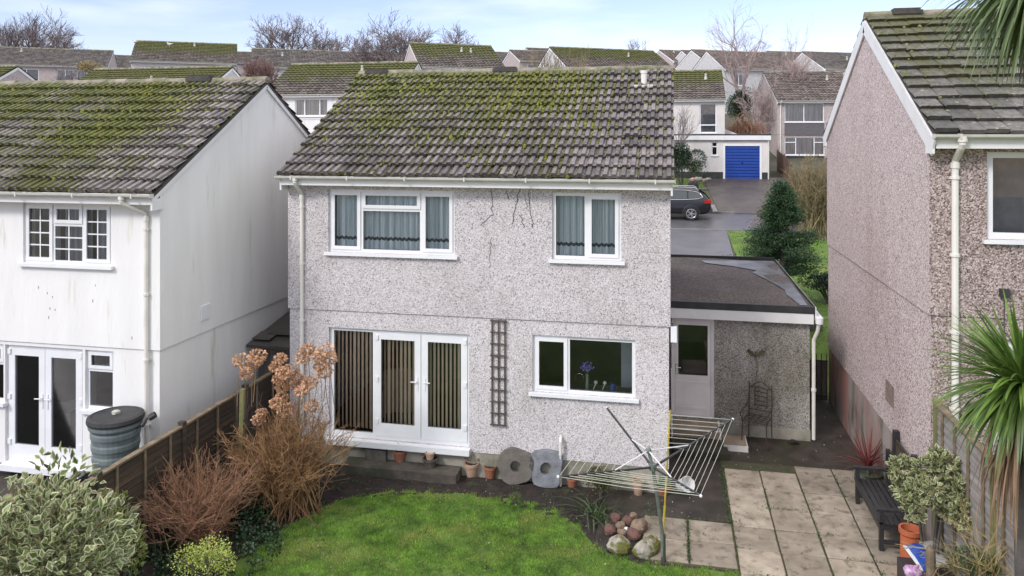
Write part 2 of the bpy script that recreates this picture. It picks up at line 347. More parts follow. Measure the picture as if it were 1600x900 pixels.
SLAB = mat('paving_slab', (.44, .375, .295), (.28, .235, .18), 2.6, 10, .85, .34, .62, .6, 60, isl=.24, c3=(.13, .105, .075), s3=6., lo3=.52, hi3=.74)
LAWNM = mat('grass_blades', (.24, .43, .055), (.075, .17, .022), 3.4, 8, .7, .38, .62, isl=.4, c3=(.33, .38, .09), s3=1.4, lo3=.50, hi3=.68, trans=.25)
BLUED = mat('blue_door_paint', (.012, .062, .33), (.010, .05, .28), 2, 4, .45)
PANELG = mat('shiplap_grey', (.16, .15, .155), (.11, .10, .105), 3, 6, .7, stretch=(1, 1, 9))
CURT_G = mat('curtain_pale', (.55, .57, .60), (.30, .32, .35), 9, 4, .85, .38, .62, stretch=(1, 1, .05))
BLINDG = mat('blind_grey', (.30, .31, .32), (.20, .21, .22), 5, 4, .8)

# ---------------------------------------------------------------- ground
KN = [(-60, 0), (18.6, 0), (20.6, .82), (24, 1.02), (35.6, 1.78), (41, 2.0), (48.4, 3.38), (60, 4.2), (76, 7.2), (95, 9.6), (130, 12.6), (170, 13.5), (420, 8), (1500, -40)]
def hgt(y): return float(np.interp(y, [k[0] for k in KN], [k[1] for k in KN]))
m = MB(); ys = [k[0] for k in KN]; xs = [-1500, -400, -60, -20, 20, 60, 400, 1500]
for i in range(len(xs)-1):
    for j in range(len(ys)-1):
        m.quad(*[(x, y, hgt(y)-.03) for x, y in ((xs[i], ys[j]), (xs[i+1], ys[j]), (xs[i+1], ys[j+1]), (xs[i], ys[j+1]))])
tag(m.build('terrain', HILLG), 'grassy hillside carrying the houses', kind='structure')
def drape(name, c, off, mt, label=None, nx=1):
    """a sheet over the ground between the left edge c[0]->c[1] and the right edge c[2]->c[3] (each (x, y))"""
    (ax, ay), (bx, by), (cx, cy), (dx, dy) = c; m = MB(); y0 = min(ay, cy); y1 = max(by, dy)
    rows = sorted({0., 1.} | {(k-ay)/(by-ay) for k in ys if ay < k < by})
    for a, b in zip(rows, rows[1:]):
        P = [(ax+(bx-ax)*t, ay+(by-ay)*t) for t in (a, b)]; Q = [(cx+(dx-cx)*t, cy+(dy-cy)*t) for t in (a, b)]
        m.quad(*[(x, y, hgt(y)+off) for x, y in (P[0], Q[0], Q[1], P[1])])
    return tag(m.build(name, mt), label, kind='structure')
drape('road', [(-60, 35.6), (-60, 40.8), (60, 35.6), (60, 40.8)], .0, ASPH, 'wet grey residential road')
drape('driveway', [(-.6, 21.8), (-3.2, 35.58), (2.15, 21.8), (2.45, 35.58)], .004, ASPH, 'wet tarmac driveway of the middle house')
drape('driveway', [(2.45, 40.95), (1.9, 49.2), (8.6, 40.95), (6.9, 49.2)], .004, DRIVE, 'dark brown driveway up to the blue garage door')
drape('front_lawn', [(2.42, 18.62), (2.45, 35.44), (12, 18.62), (12, 35.44)], .0, GRASSG, 'sloping front grass beside the driveway')
drape('front_lawn', [(-9, 42.42), (-9, 48.38), (2.0, 42.42), (1.85, 48.38)], .0, GRASSG, 'strip of grass in front of the white garage')
mk = MB()
for x in np.arange(-40, 40, .92):
    if 2.5 < x < 8.4: continue
    mk.box(x, x+.9, 40.8, 40.94, 1.9, hgt(41)+.10)
    mk.box(x, x+.9, 35.46, 35.6, 1.65, hgt(35.6)+.03)
tag(mk.build('kerb', KERB), 'row of kerb stones along the road', kind='structure')
drape('pavement', [(-60, 40.95), (-60, 42.4), (2.4, 40.95), (2.3, 42.4)], .06, KERB, 'pavement across the road')
# near ground: garden at z = 0
LAWN_EDGE = [(-5.9, 10.3), (-5.75, 11.0), (-5.3, 11.9), (-4.6, 12.32), (-3.6, 12.48), (-2.5, 12.45), (-1.75, 12.2), (-1.35, 11.7), (-1.05, 11.2), (-.45, 10.92), (.5, 10.98), (1.5, 10.88), (2.3, 10.55), (2.7, 10.)]
m = MB(); m.poly([(-7.4, -3, .006), (2.7, -3, .006)]+[(x, y, .006) for x, y in LAWN_EDGE[::-1]]+[(-6.4, 9.4, .006), (-6.9, 8, .006), (-7.4, 7, .006)])
tag(m.build('lawn', GRASSG), 'back garden lawn', kind='structure')
m = MB(); m.poly([(-7.5, -3, .0), (-1.1, -3, .0), (-1.1, 13.14, .0), (-7.5, 13.14, .0)])
# crumbly top of the bed
gx = np.arange(-7.35, -1.05, .07); gy = np.arange(8.5, 13.1, .07)
for i in range(len(gx)-1):
    for j in range(len(gy)-1):
        q = [(gx[i+a], gy[j+b]) for a, b in ((0, 0), (1, 0), (1, 1), (0, 1))]
        m.quad(*[(x, y, -.012+.035*abs(math.sin(x*9.1+y*3.7)*math.cos(y*11.3-x*4.4))+.03*abs(math.sin(x*31+y*17)*math.sin(y*29))-(0.05 if (y < 12.45-.25*abs(x+3.4)**1.25 and x > -6) else 0)) for x, y in q])
tag(m.build('soil_bed', SOIL), 'dark bare soil bed between house and lawn', kind='structure')
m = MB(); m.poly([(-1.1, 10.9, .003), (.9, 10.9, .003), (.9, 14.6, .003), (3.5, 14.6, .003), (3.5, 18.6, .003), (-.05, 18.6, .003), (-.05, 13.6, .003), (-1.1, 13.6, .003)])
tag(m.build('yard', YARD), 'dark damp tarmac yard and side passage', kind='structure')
m = MB(); r2 = random.Random(3); SLABC = []
colx = [.93, 1.555, 2.18, 2.82, 3.44]; rowy = [14.32+.02, 13.62, 12.93, 12.25, 11.60, 10.95, 10.3, 9.65, 9.0]
def slab(x0, x1, y0, y1):
    g = .010; dz = [.03+r2.uniform(-.006, .006) for _ in range(4)]; n0 = len(m.v)
    x0 += g+r2.uniform(0, .006); x1 -= g+r2.uniform(0, .006); y0 += g+r2.uniform(0, .006); y1 -= g+r2.uniform(0, .006)
    e = .012; t = [(x0+e, y0+e, dz[0]), (x1-e, y0+e, dz[1]), (x1-e, y1-e, dz[2]), (x0+e, y1-e, dz[3])]; b = [(x0, y0, dz[0]-.012), (x1, y0, dz[1]-.012), (x1, y1, dz[2]-.012), (x0, y1, dz[3]-.012)]; c = [(p[0], p[1], -.02) for p in b]
    m.v += t+b+c; m.f += [(n0, n0+1, n0+2, n0+3)]+[(n0+4+i, n0+4+(i+1) % 4, n0+(i+1) % 4, n0+i) for i in range(4)]+[(n0+8+i, n0+8+(i+1) % 4, n0+4+(i+1) % 4, n0+4+i) for i in range(4)]; m.m += [0]*9
for i in range(4):
    for j in range(8):
        slab(colx[i], colx[i+1], rowy[j+1], rowy[j]+(.35 if (j == 0 and i > 1) else 0))
for x0, x1 in ((-.42, .26), (.26, .93)):
    for y0, y1 in ((11.05, 11.68), (11.68, 12.32)): slab(x0, x1, y0, y1)
tag(m.build('patio', SLAB), 'patio of worn sandy paving slabs', kind='structure')
m = MB(); m.poly([(.9, 8.6, .008), (3.5, 8.6, .008), (3.5, 14.7, .008), (.9, 14.7, .008)]); m.poly([(-.42, 11.0, .007), (.9, 11.0, .007), (.9, 12.33, .007), (-.42, 12.33, .007)])
tag(m.build('joint_soil', mat('joint_earth', (.085, .07, .045), (.04, .055, .02), 7, 5, .95, bump=.8)), 'soil and moss in the joints of the patio', kind='structure')
m = MB(); m.box(-30, -7.46, -3, 10.9, -.05, .34); tag(m.build('neighbour_patio', YARD), 'dark paved terrace of the white house', kind='structure')
m = MB(); m.box(3.62, 30, -3, 11.45, -.05, .86); tag(m.build('neighbour_garden', GRASSG), 'raised ground of the pebbledashed house on the right', kind='structure')

# ---------------------------------------------------------------- roofs and houses
DR = [(0, 0), (.020, 0), (.034, .036), (.100, .036), (.114, 0), (.150, 0), (.170, 0), (.184, .036), (.250, .036), (.264, 0), (.30, 0)]
SIMPLE = [(0, 0), (.05, 0), (.09, .035), (.21, .035), (.25, 0), (.30, 0)]
def tiles(m, O, X, D, N, W, L, prof, thick=.036, jit=1., seed=1, gauge=.333):
    rr = np.random.default_rng(seed); nc = max(1, round(W/.3)); nr = max(1, round(L/gauge)); tw = W/nc; g = L/nr
    s = np.array([p[0] for p in prof])*tw/.3; h = np.array([p[1] for p in prof]); K = len(s)
    T = np.concatenate([np.stack([s, np.full(K, -.04), h-.006], 1), np.stack([s, np.full(K, g), h+thick], 1), np.stack([s, np.full(K, g-.032), h*.3-.014], 1)])
    I, J = np.meshgrid(np.arange(nc), np.arange(nr)); I = I.ravel(); J = J.ravel(); n_ = len(I)
    P = np.repeat(T[None], n_, 0); P[:, :, 0] += (I*tw)[:, None]+rr.normal(0, .003*jit, (n_, 1)); P[:, :, 1] += (J*g)[:, None]
    P[:, K:, 1] += rr.normal(0, .006*jit, (n_, 1)); P[:, K:2*K, 2] += np.abs(rr.normal(0, .006*jit, (n_, 1)))
    P[:, :, 2] += .012*np.sin(P[:, :, 0]*1.3+seed)*np.sin(P[:, :, 1]*.9)
    V = np.array(O)+P[:, :, 0:1]*np.array(X)+P[:, :, 1:2]*np.array(D)+P[:, :, 2:3]*np.array(N)
    b0 = len(m.v); m.v += [tuple(q) for q in V.reshape(-1, 3).tolist()]
    for t in range(n_):
        b = b0+t*3*K
        for k in range(K-1):
            m.f.append((b+K+k, b+K+k+1, b+k+1, b+k)); m.f.append((b+2*K+k, b+2*K+k+1, b+K+k+1, b+K+k)); m.m += [m.k, m.k]
    return nc, nr, tw, g

def mosslumps(name, parent, mt, O, X, D, N, nc, nr, tw, g, dens, n_, seed, size=(.018, .045), trough=(.135, .285, .0), kind=True):
    rr = np.random.default_rng(seed); P = []
    tries = 0
    while len(P) < n_ and tries < n_*40:
        tries += 1
        i = rr.integers(nc); j = rr.integers(nr); tr = trough[rr.integers(len(trough))]*tw/.3
        if rr.random() < .25: tr = rr.uniform(0, tw)
        s = i*tw+tr+rr.normal(0, .014); d = j*g+g*rr.beta(1.6, 1.1)
        if not (0 < s < nc*tw): continue
        if rr.random() > dens(s/(nc*tw), d/(nr*g)): continue
        h = .036*((d-j*g)/g)+(.022 if abs(tr-.07) < .03 else 0)
        P.append((s, d, h, rr.uniform(*size)*(.6+.8*rr.random())))
    P = np.array(P); n_ = len(P); k = 7; a = np.arange(k)*2*np.pi/k
    r1 = P[:, 3:4]*(1+.25*rr.normal(size=(n_, k))*.6); V = np.zeros((n_, 2*k+1, 3))
    for ri, (q, hh) in enumerate(((1., -.2), (.72, .75))):
        V[:, ri*k:(ri+1)*k, 0] = P[:, 0:1]+r1*np.cos(a)*q; V[:, ri*k:(ri+1)*k, 1] = P[:, 1:2]+r1*np.sin(a)*q*1.3
        V[:, ri*k:(ri+1)*k, 2] = P[:, 2:3]+P[:, 3:4]*hh*.8
    V[:, 2*k, :] = np.stack([P[:, 0], P[:, 1], P[:, 2]+P[:, 3]*.95], 1)
    Wd = np.array(O)+V[..., 0:1]*np.array(X)+V[..., 1:2]*np.array(D)+V[..., 2:3]*np.array(N)
    F_ = []
    for q in range(k):
        z = (q+1) % k; F_ += [[q, z, k+z], [q, k+z, k+q], [k+q, k+z, 2*k]]
    Fc = (np.arange(n_)[:, None, None]*(2*k+1)+np.array(F_)[None]).reshape(-1, 3)
    return tag(npmesh(name, Wd.reshape(-1, 3), Fc, mt, parent), kind='stuff')

def window(par, x0, x1, z0, z1, y, lights, sill=True, fw=.055, name='window', sillw=.06, sash=.05, curtain=None, bars=None, rev=.05, simple=False, cname='curtain'):
    """lights: (x0, x1, z0, z1, opens) in metres from the frame's lower left; y is the outer wall face"""
    m = MB(); holes = [(x0+a, x0+b, z0+c, z0+d) for a, b, c, d, o in lights]
    ya = y+rev; m.panel(x0, x1, z0, z1, holes, ya, ya+.07)
    P = MB()
    for (a, b, c, d), li in zip(holes, lights):
        if li[4]:
            m.panel(a-.012, b+.012, c-.012, d+.012, [(a+sash, b-sash, c+sash, d-sash)], ya-.022, ya-.001); a += sash; b -= sash; c += sash; d -= sash
        P.box(a-.004, b+.004, ya+.012, ya+.018, c-.004, d+.004)
    f = m.build(name, UPVC, par); P.build('pane', GLASS, f)
    if sill:
        s = MB(); s.box(x0-sillw, x1+sillw, y-.07, y+rev+.02, z0-.055, z0-.002); s.build('sill', UPVC, f)
    if bars:
        q = MB()
        for (a, b, c, d), li, (nx, nz_) in zip(holes, lights, bars):
            e = sash if li[4] else 0
            for i in range(1, nx): xx = a+e+(b-a-2*e)*i/nx; q.box(xx-.011, xx+.011, ya+.004, ya+.011, c+e, d-e)
            for i in range(1, nz_): zz = c+e+(d-c-2*e)*i/nz_; q.box(a+e, b-e, ya+.003, ya+.010, zz-.011, zz+.011)
        q.build('glazing_bars', UPVC, f)
    if curtain:
        mt, fr = curtain; q = MB(); N_ = max(8, int((x1-x0)*(10 if simple else 40)))
        for i in range(N_):
            u0 = x0+.03+(x1-x0-.06)*i/N_; u1 = x0+.03+(x1-x0-.06)*(i+1)/N_
            if fr and fr[0] < (i+.5)/N_ < fr[1]: continue
            k0 = .03*math.sin(u0*55)+.015*math.sin(u0*131+x0); k1 = .03*math.sin(u1*55)+.015*math.sin(u1*131+x0)
            q.quad((u0, ya+.15+k0, z0+.02), (u1, ya+.15+k1, z0+.02), (u1, ya+.15+k1, z1-.02), (u0, ya+.15+k0, z1-.02))
        q.build(cname, mt, f)
    return f

def three(w, h, a=.42, top=.36):                      # side light, middle with a fanlight over it, side light
    f = .06
    return [(f, a-f/2, f, h-f, 1), (a+f/2, w-a-f/2, f, h-top-f/2, 0), (a+f/2, w-a-f/2, h-top+f/2, h-f, 1), (w-a+f/2, w-f, f, h-f, 1)]

def house(name, label, cat, loc, rz, W, D, zs, zr, ze, up, low, tm, zp=.0, plinth=None, hl=(), hu=(), ov=.30, vg=.06, prof=SIMPLE, seed=1, jit=1.5, trim=FASCIA, boards=(True, True),
          hollow=True, down=0., group=None, thick=.050, bw=.17, fascia_h=.17, gut=True, prj=.025, rnames='roof'):
    t = thing(name, label, cat, loc, rz, group); h2 = D/2; k = (zr-ze)/(h2+ov)
    def zl(y): return zr-k*abs(y-h2)-.13
    m = MB()
    m.k = 1; m.panel(0, W, zp, zs, [h for h in hl], 0, .25)
    for a, b in ((0, .25), (W-.25, W)): m.box(a, b, .25, D, zp, zs)
    m.box(.25, W-.25, D-.25, D, zp, zs)
    if plinth:
        m.k = 2; m.box(.012, W-.012, .012, D-.012, -2-down, zp-.002) if not hollow else [m.box(.012, W-.012, .012, .24, -2-down, zp-.002), m.box(.012, .24, .24, D-.012, -2-down, zp-.002), m.box(W-.24, W-.012, .24, D-.012, -2-down, zp-.002)]
    m.k = 0; e = prj
    zt = zl(-e); m.panel(-e, W+e, zs, zt, [h for h in hu], -e, .225); m.box(-e, W+e, D-.2, D+e, zs, zt-.003)
    for a, b in ((-e, .225), (W-.225, W+e)):
        y0, y1 = .225, D-.2
        sec = [(y0, zs), (y1, zs), (y1, zt), (D+e, zt-.003), (h2, zl(h2)), (-e, zt), (y0, zt)]
        n0 = len(m.v); m.v += [(a, y, z) for y, z in sec]+[(b, y, z) for y, z in sec]; q = len(sec)
        m.f += [tuple(range(n0, n0+q))[::-1], tuple(range(n0+q, n0+2*q))]+[(n0+i, n0+(i+1) % q, n0+q+(i+1) % q, n0+q+i) for i in range(q)]; m.m += [0]*(q+2)
    m.build('wall', [up, low, plinth or low], t)
    if hollow:
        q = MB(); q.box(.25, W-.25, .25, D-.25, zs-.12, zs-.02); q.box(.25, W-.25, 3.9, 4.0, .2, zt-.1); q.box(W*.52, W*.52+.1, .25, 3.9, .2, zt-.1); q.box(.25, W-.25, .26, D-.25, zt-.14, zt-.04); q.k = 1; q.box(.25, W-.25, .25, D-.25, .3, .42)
        q.build('interior', [ROOM, FLOORM], t)
    # roof: boards under both slopes, tiles on top, ridge caps
    r = MB(); Lr = math.hypot(h2+ov, zr-ze); cs, sn = (h2+ov)/Lr, (zr-ze)/Lr; x0 = -vg-e; x1 = W+vg+e
    for sgn in (-1, 1):
        ya = h2+sgn*(h2+ov-.04)
        a = [(x0+.01, h2, zr-.035), (x1-.01, h2, zr-.035), (x1-.01, ya, ze-.03), (x0+.01, ya, ze-.03)]; b = [(p[0], p[1], p[2]-.06) for p in a]
        r.k = 1; n0 = len(r.v); r.v += a+b; r.f += [(n0, n0+1, n0+2, n0+3), (n0+7, n0+6, n0+5, n0+4)]+[(n0+i, n0+4+i, n0+4+(i+1) % 4, n0+(i+1) % 4) for i in range(4)]; r.m += [1]*6
    r.k = 0
    fr = ((x0, h2, zr-.02), (1, 0, 0), (0, -cs, -sn), (0, -sn, cs)); gi = tiles(r, *fr, x1-x0, Lr, prof, thick, jit, seed)
    tiles(r, (x1, h2, zr-.02), (-1, 0, 0), (0, cs, -sn), (0, sn, cs), x1-x0, Lr, SIMPLE, .03, jit, seed+5)
    ro = r.build(rnames, [tm, DARKTILE], t)
    c = MB(); nR = round((x1-x0)/.45); rr = random.Random(seed)
    for i in range(nR):
        xa = x0+(x1-x0)*i/nR; xb = x0+(x1-x0)*(i+1)/nR+.0; R0 = .115; dz = rr.uniform(-.006, .006)
        pts = []
        for s_, xx in ((0, xa), (1, xb)):
            for q in range(7):
                an = math.pi*(q/6)*1.1-.16; pts.append((xx, h2+math.cos(an)*R0, zr-.055+dz+s_*.006+math.sin(an)*R0))
        n0 = len(c.v); c.v += pts; c.f += [(n0+q, n0+q+1, n0+8+q, n0+7+q) for q in range(6)]+[tuple(n0+q for q in range(7)), tuple(n0+7+q for q in range(7))[::-1]]; c.m += [0]*8
    c.build('ridge_tiles', RIDGE_M, ro)
    for sd_, on in zip((0, 1), boards):
        if not on: continue
        b = MB(); xx = (-e-.022) if sd_ == 0 else (W+e+.022)
        for sgn in (-1, 1):
            p = Vector((xx, h2, zr-.075-bw*.5/cs)); q = Vector((xx, h2+sgn*(h2+ov-.03), ze-.065-bw*.5/cs)); b.bar(p+Vector((0, -sgn*.0, 0)), q, .03, bw)
            b.box(xx-.016, xx+.016, *sorted((h2+sgn*(h2-.02), h2+sgn*(h2+ov-.035))), ze-.28, ze-.10)
        b.build('bargeboard', trim, t)
    f = MB(); f.box(x0+.03, x1-.03, -ov+.03, -ov+.055, ze-fascia_h-.02, ze-.02); f.box(x0+.04, x1-.04, -ov+.055, -e, ze-fascia_h-.012, ze-fascia_h+.01); f.build('fascia', trim, t)
    if gut:
        g = MB(); pr = []; R0 = .056
        for xx in (x0-.02, x1+.02):
            for q in range(7): an = math.pi+math.pi*q/6; pr.append((xx, -ov-.03+math.cos(an)*R0, ze-.02+math.sin(an)*R0))
        n0 = len(g.v); g.v += pr; g.f += [(n0+q, n0+q+1, n0+8+q, n0+7+q) for q in range(6)]; g.m += [0]*6
        n0 = len(g.v); g.v += [(p[0], p[1]*1+(.004 if 0 else 0), p[2]-.006) for p in pr]; g.f += [(n0+7+q, n0+8+q, n0+q+1, n0+q) for q in range(6)]; g.m += [0]*6
        for xx in (x0-.02, x1+.018): g.box(xx, xx+.004, -ov-.085, -ov+.026, ze-.076, ze-.015)
        nb = max(2, int((x1-x0)/1.0))
        if hollow:
            for i in range(nb): xx = x0+.3+(x1-x0-.6)*i/(nb-1); g.box(xx-.012, xx+.012, -ov-.092, -ov+.026, ze-.085, ze-.012)
        g.build('gutter', GUTTER, t)
    t['_'] = 0; del t['_']
    return t, ro, fr, gi

def downpipe(par, x, y, ztop, zbot, ov=.3, mt=PIPE, side=0., r=.036):
    m = MB(); yo = y-ov-.03
    m.tube([(x+side, yo, ztop), (x+side, yo, ztop-.09), (x+side*.9, yo+.03, ztop-.13), (x, y-.075, ztop-.30), (x, y-.06, ztop-.38)], r, 10)
    m.tube([(x, y-.06, ztop-.36), (x, y-.06, zbot)], r, 10); m.tube([(x+side, yo, ztop+.01), (x+side, yo, ztop-.06)], r*1.35, 10)
    m.tube([(x, y-.06, ztop-.34), (x, y-.06, ztop-.42)], r*1.3, 10)
    d = m.build('downpipe', mt, par, smooth=False); z = ztop-.55
    while z > zbot+.2: b = MB(); b.tube([(x, y-.06, z-.02), (x, y-.06, z+.02)], r*1.35, 10); b.box(x-.06, x+.06, y-.035, y-.001, z-.018, z+.018); b.build('pipe_bracket', mt, d); z -= 1.05
    return d
# ---------------------------------------------------------------- the middle house
FX, FY = -6.93, 13.14
def lx(u): return at(u, 400, Y=FY).x-FX
def lz(u, v, y=FY): return at(u, v, Y=y).z
MW = dict(zs=2.82, zr=7.45, ze=5.31)
hl = [(lx(514), lx(733), .5, 2.5), (lx(832), lx(993), 1.57, 2.56)]
hu = [(lx(514), lx(711), 3.89, 5.04), (lx(863), lx(971), 3.89, 5.04)]
mid, mroof, mfr, mgi = house('detached_house', 'middle house in grey pebbledash with French doors and mossy tiled roof', 'house', (FX, FY, 0), 0, 6.9, 6.95, up=PEB_MAIN, low=PEB_LOW, tm=TL_MAIN,
    zp=.43, plinth=PLINTH, hl=hl, hu=hu, prof=DR, seed=11, jit=2.2, boards=(True, True), bw=.14, **MW)
def dens_main(s, d):
    k = .5+.5*math.sin(s*9+d*5+1)*math.sin(s*21-d*9); g = max(0, 1-d*1.15)*(.35 if s > .82 else 1); return g*(.45+.75*k)+.05
mosslumps('moss', mroof, MOSS, *mfr, *mgi, dens_main, 6000, 5, size=(.009, .034))
mosslumps('dry_moss', mroof, MOSSB, *mfr, *mgi, lambda s, d: .25+.5*d if .05 < s < .97 else .1, 1900, 6, size=(.010, .026))
downpipe(mid, lx(474), 0, 5.26, .3)
W_, H_ = hu[0][1]-hu[0][0], 1.15
window(mid, *hu[0], -.025, three(W_, H_, a=W_*.262, top=.36))
W2 = hu[1][1]-hu[1][0]
window(mid, *hu[1], -.025, [(.06, W2*.47, .06, 1.09, 0), (W2*.53, W2-.06, .06, 1.09, 1)])
WK = hl[1][1]-hl[1][0]
window(mid, *hl[1], 0, [(.06, WK*.335, .06, .93, 1), (WK*.365, WK-.06, .06, .93, 0)])
x0, x1 = hl[0][:2]
def fdl(u): return lx(u)-x0
# the frame's opening for the two leaves is filled by two glazed leaves
def leaf(par, a, b, z0, z1, y, hinge, handle_x, label=None):
    m = MB(); m.panel(a, b, z0, z1, [(a+.115, b-.115, z0+.22, z1-.125)], y, y+.06)
    d = m.build('glazed_door', UPVC, par)
    p = MB(); p.box(a+.11, b-.11, y+.025, y+.031, z0+.215, z1-.12); p.build('pane', GLASS, d)
    h = MB()
    h.box(handle_x-.014, handle_x+.014, y-.012, y-.001, z0+.86, z0+1.10); sg = 1 if hinge < handle_x else -1
    h.tube([(handle_x, y-.01, z0+1.03), (handle_x, y-.05, z0+1.03), (handle_x-sg*.11, y-.052, z0+1.025)], .010, 6); h.build('handle', UPVC, d)
    for zz in (.22, .98, 1.74): q = MB(); q.box(hinge-.028, hinge+.028, y-.022, y-.001, z0+zz, z0+zz+.085); q.build('hinge', UPVC, d)
    return d
def frame_with_leaves(par, nm, x0, x1, z0, z1, y, fixed, leaves_):
    m = MB(); m.panel(x0, x1, z0, z1, [(a, b, z0+.07, z1-.05) for a, b, hx, hh in leaves_]+[f for f in fixed], y+.05, y+.12)
    f = m.build(nm, UPVC, par); p = MB()
    for a, b, c, d in fixed: p.box(a-.004, b+.004, y+.075, y+.081, c-.004, d+.004)
    if fixed: p.build('pane', GLASS, f)
    s = MB(); s.box(x0-.0, x1+.03, y-.13, y+.07, z0-.10, z0-.002); s.build('sill', UPVC, f)
    for a, b, hx, hh in leaves_: leaf(par, a+.003, b-.003, z0+.073, z1-.053, y+.035, hx, hh)
    return f
frame_with_leaves(mid, 'door_frame', x0, x1, .5, 2.5, 0, [(lx(520), lx(581), .60, 2.44)],
    [(lx(584.5), lx(656.5), lx(588), lx(651)), (lx(657.5), lx(729.5), lx(726), lx(663))])
# ridge ventilators, soil vent and flashing
m = MB()
for u in (590, 790):
    x = at(u, 110, Y=16.6).x-FX; m.box(x-.27, x+.27, 3.475-.13, 3.475+.13, 7.43, 7.50); m.box(x-.23, x+.23, 3.475-.10, 3.475+.10, 7.50, 7.535)
m.build('ridge_vent', DARKTILE, mroof)
vx = at(1006, 138, Y=15.9).x-FX; vy = 2.85; vz = 7.45-.567*(3.475-vy)
m = MB(); m.tube([(vx, vy, vz-.1), (vx, vy, vz+.25)], .062, 12); m.tube([(vx, vy, vz+.20), (vx, vy, vz+.26)], .072, 12); m.build('vent_pipe', PIPE, mroof)
m = MB()
for q in range(5): m.blob((vx-.20+q*.10, vy-.14-.02*(q % 2), vz+.0-.09), (.08, .11, .05), q, 8, 5, .3)
m.build('flashing', LEAD, mroof)
PALE_REFL = mat('pale_reflection', (.45, .52, .55), rough=.4)
# fine cracks in the render, lamp bracket
def crack(par, pts, w=.006, y=-.030, mt=None):
    m = MB()
    for p, q in zip(pts, pts[1:]): m.bar((p[0], y, p[1]), (q[0], y, q[1]), .004, w)
    return m.build('crack', mt or DARKTILE, par)
rc = random.Random(5)
for (u0, v0, u1, v1) in ((767, 296, 770, 335), (770, 335, 752, 352), (768, 370, 766, 418), (812, 292, 800, 350), (826, 296, 834, 356), (818, 296, 826, 330), (790, 298, 798, 312), (812, 335, 820, 356)):
    P = []
    for i in range(9):
        t = i/8; u = u0+(u1-u0)*t+rc.uniform(-2, 2); v = v0+(v1-v0)*t; P.append((lx(u), lz(u, v)))
    crack(mid, P, rc.uniform(.005, .010))
m = MB(); a = lx(1046); m.k = 0; m.box(6.926, 6.98, -.02, .13, 2.55, 2.85); m.k = 1; m.box(6.93, 7.03, -.05, .0, 2.57, 2.83)
m.build('outside_lamp', [DARKTILE, UPVC], mid)
m = MB(); px = lx(877)
m.tube([(px, -.0, .83), (px, -.07, .83), (px, -.10, .78), (px, -.10, .55)], .028, 8); m.tube([(px, -.10, .60), (px, -.10, .02)], .02, 8)
m.build('waste_pipe', PIPE, mid)
m = MB(); m.box(3.72, 6.85, .32, .95, 1.38, 1.46); m.build('worktop', ROOM, mid)

m = MB(); m.box(3.75, 4.45, 1.2, 1.7, 1.2, 2.5); m.build('orange_reflection_box', mat('orange_reflection', (.55, .26, .07), (.45, .20, .05), 3, 4, .6), mid)  # made-up box standing in for the orange reflection in the kitchen glass
m = MB(); m.box(6.05, 6.6, .9, 1.5, 1.2, 2.35); m.build('pale_reflection_box', PALE_REFL, mid)  # made-up pale box in place of a reflection, right side of the window
def netmat(name, zb):
    m = bpy.data.materials.new(name); m.use_nodes = True; N = m.node_tree.nodes; L = m.node_tree.links; b = N['Principled BSDF']
    b.inputs['Roughness'].default_value = .9
    tc = N.new('ShaderNodeTexCoord'); sx = N.new('ShaderNodeSeparateXYZ'); L.new(tc.outputs['Object'], sx.inputs[0])
    def mt(op, *a):
        q = N.new('ShaderNodeMath'); q.operation = op
        for i, k in enumerate(a):
            if isinstance(k, (int, float)): q.inputs[i].default_value = k
            else: L.new(k, q.inputs[i])
        return q.outputs[0]
    sw = mt('MULTIPLY', mt('ABSOLUTE', mt('SINE', mt('MULTIPLY', sx.outputs['X'], 36.))), .025)
    zz = mt('ADD', sx.outputs['Z'], sw)
    band = mt('MULTIPLY', mt('GREATER_THAN', zz, zb+.0), mt('LESS_THAN', zz, zb+.055))
    nz = N.new('ShaderNodeTexNoise'); nz.inputs['Scale'].default_value = 1; nz.inputs['Detail'].default_value = 4; mp = N.new('ShaderNodeMapping'); mp.inputs['Scale'].default_value = (17, 17, .35)
    L.new(tc.outputs['Object'], mp.inputs[0]); L.new(mp.outputs[0], nz.inputs['Vector'])
    mr = N.new('ShaderNodeMapRange'); mr.inputs[1].default_value = .36; mr.inputs[2].default_value = .64; L.new(nz.outputs[0], mr.inputs[0])
    mx = N.new('ShaderNodeMix'); mx.data_type = 'RGBA'; L.new(mr.outputs[0], mx.inputs['Factor']); mx.inputs['A'].default_value = (.46, .58, .60, 1); mx.inputs['B'].default_value = (.82, .92, .94, 1)
    m2 = N.new('ShaderNodeMix'); m2.data_type = 'RGBA'; L.new(band, m2.inputs['Factor']); L.new(mx.outputs['Result'], m2.inputs['A']); m2.inputs['B'].default_value = (.07, .10, .12, 1)
    L.new(m2.outputs['Result'], b.inputs['Base Color']); L.new(m2.outputs['Result'], b.inputs['Emission Color']) if 0 else None
    return m
NETM = netmat('net_curtain', 4.12)
def net(label, u0, u1, y=.16):
    m = MB(); a, b = lx(u0), lx(u1); n_ = 150; P = []
    for i in range(n_+1):
        x = a+(b-a)*i/n_; P.append((x, y+.022*math.sin(x*47)+.014*math.sin(x*113+1)+.01*math.sin(x*13)))
    zb = 3.93
    for i in range(n_):
        (p, q), (r_, s_) = P[i], P[i+1]; m.quad((p, q, zb), (r_, s_, zb), (r_, s_, 5.02), (p, q, 5.02))
    rod = m; rod.tube([(a-.02, y, 5.03), (b+.02, y, 5.03)], .008, 6)
    o = m.build('net_curtain', NETM, None, smooth=False); o.location = (FX, FY, 0); return tag(o, label, 'curtain', 'net curtains upstairs')
net('wide pale net curtain with scalloped hem behind the three-light upstairs window', 519, 706)
net('narrower pale net curtain with scalloped hem behind the two-light upstairs window', 868, 966)
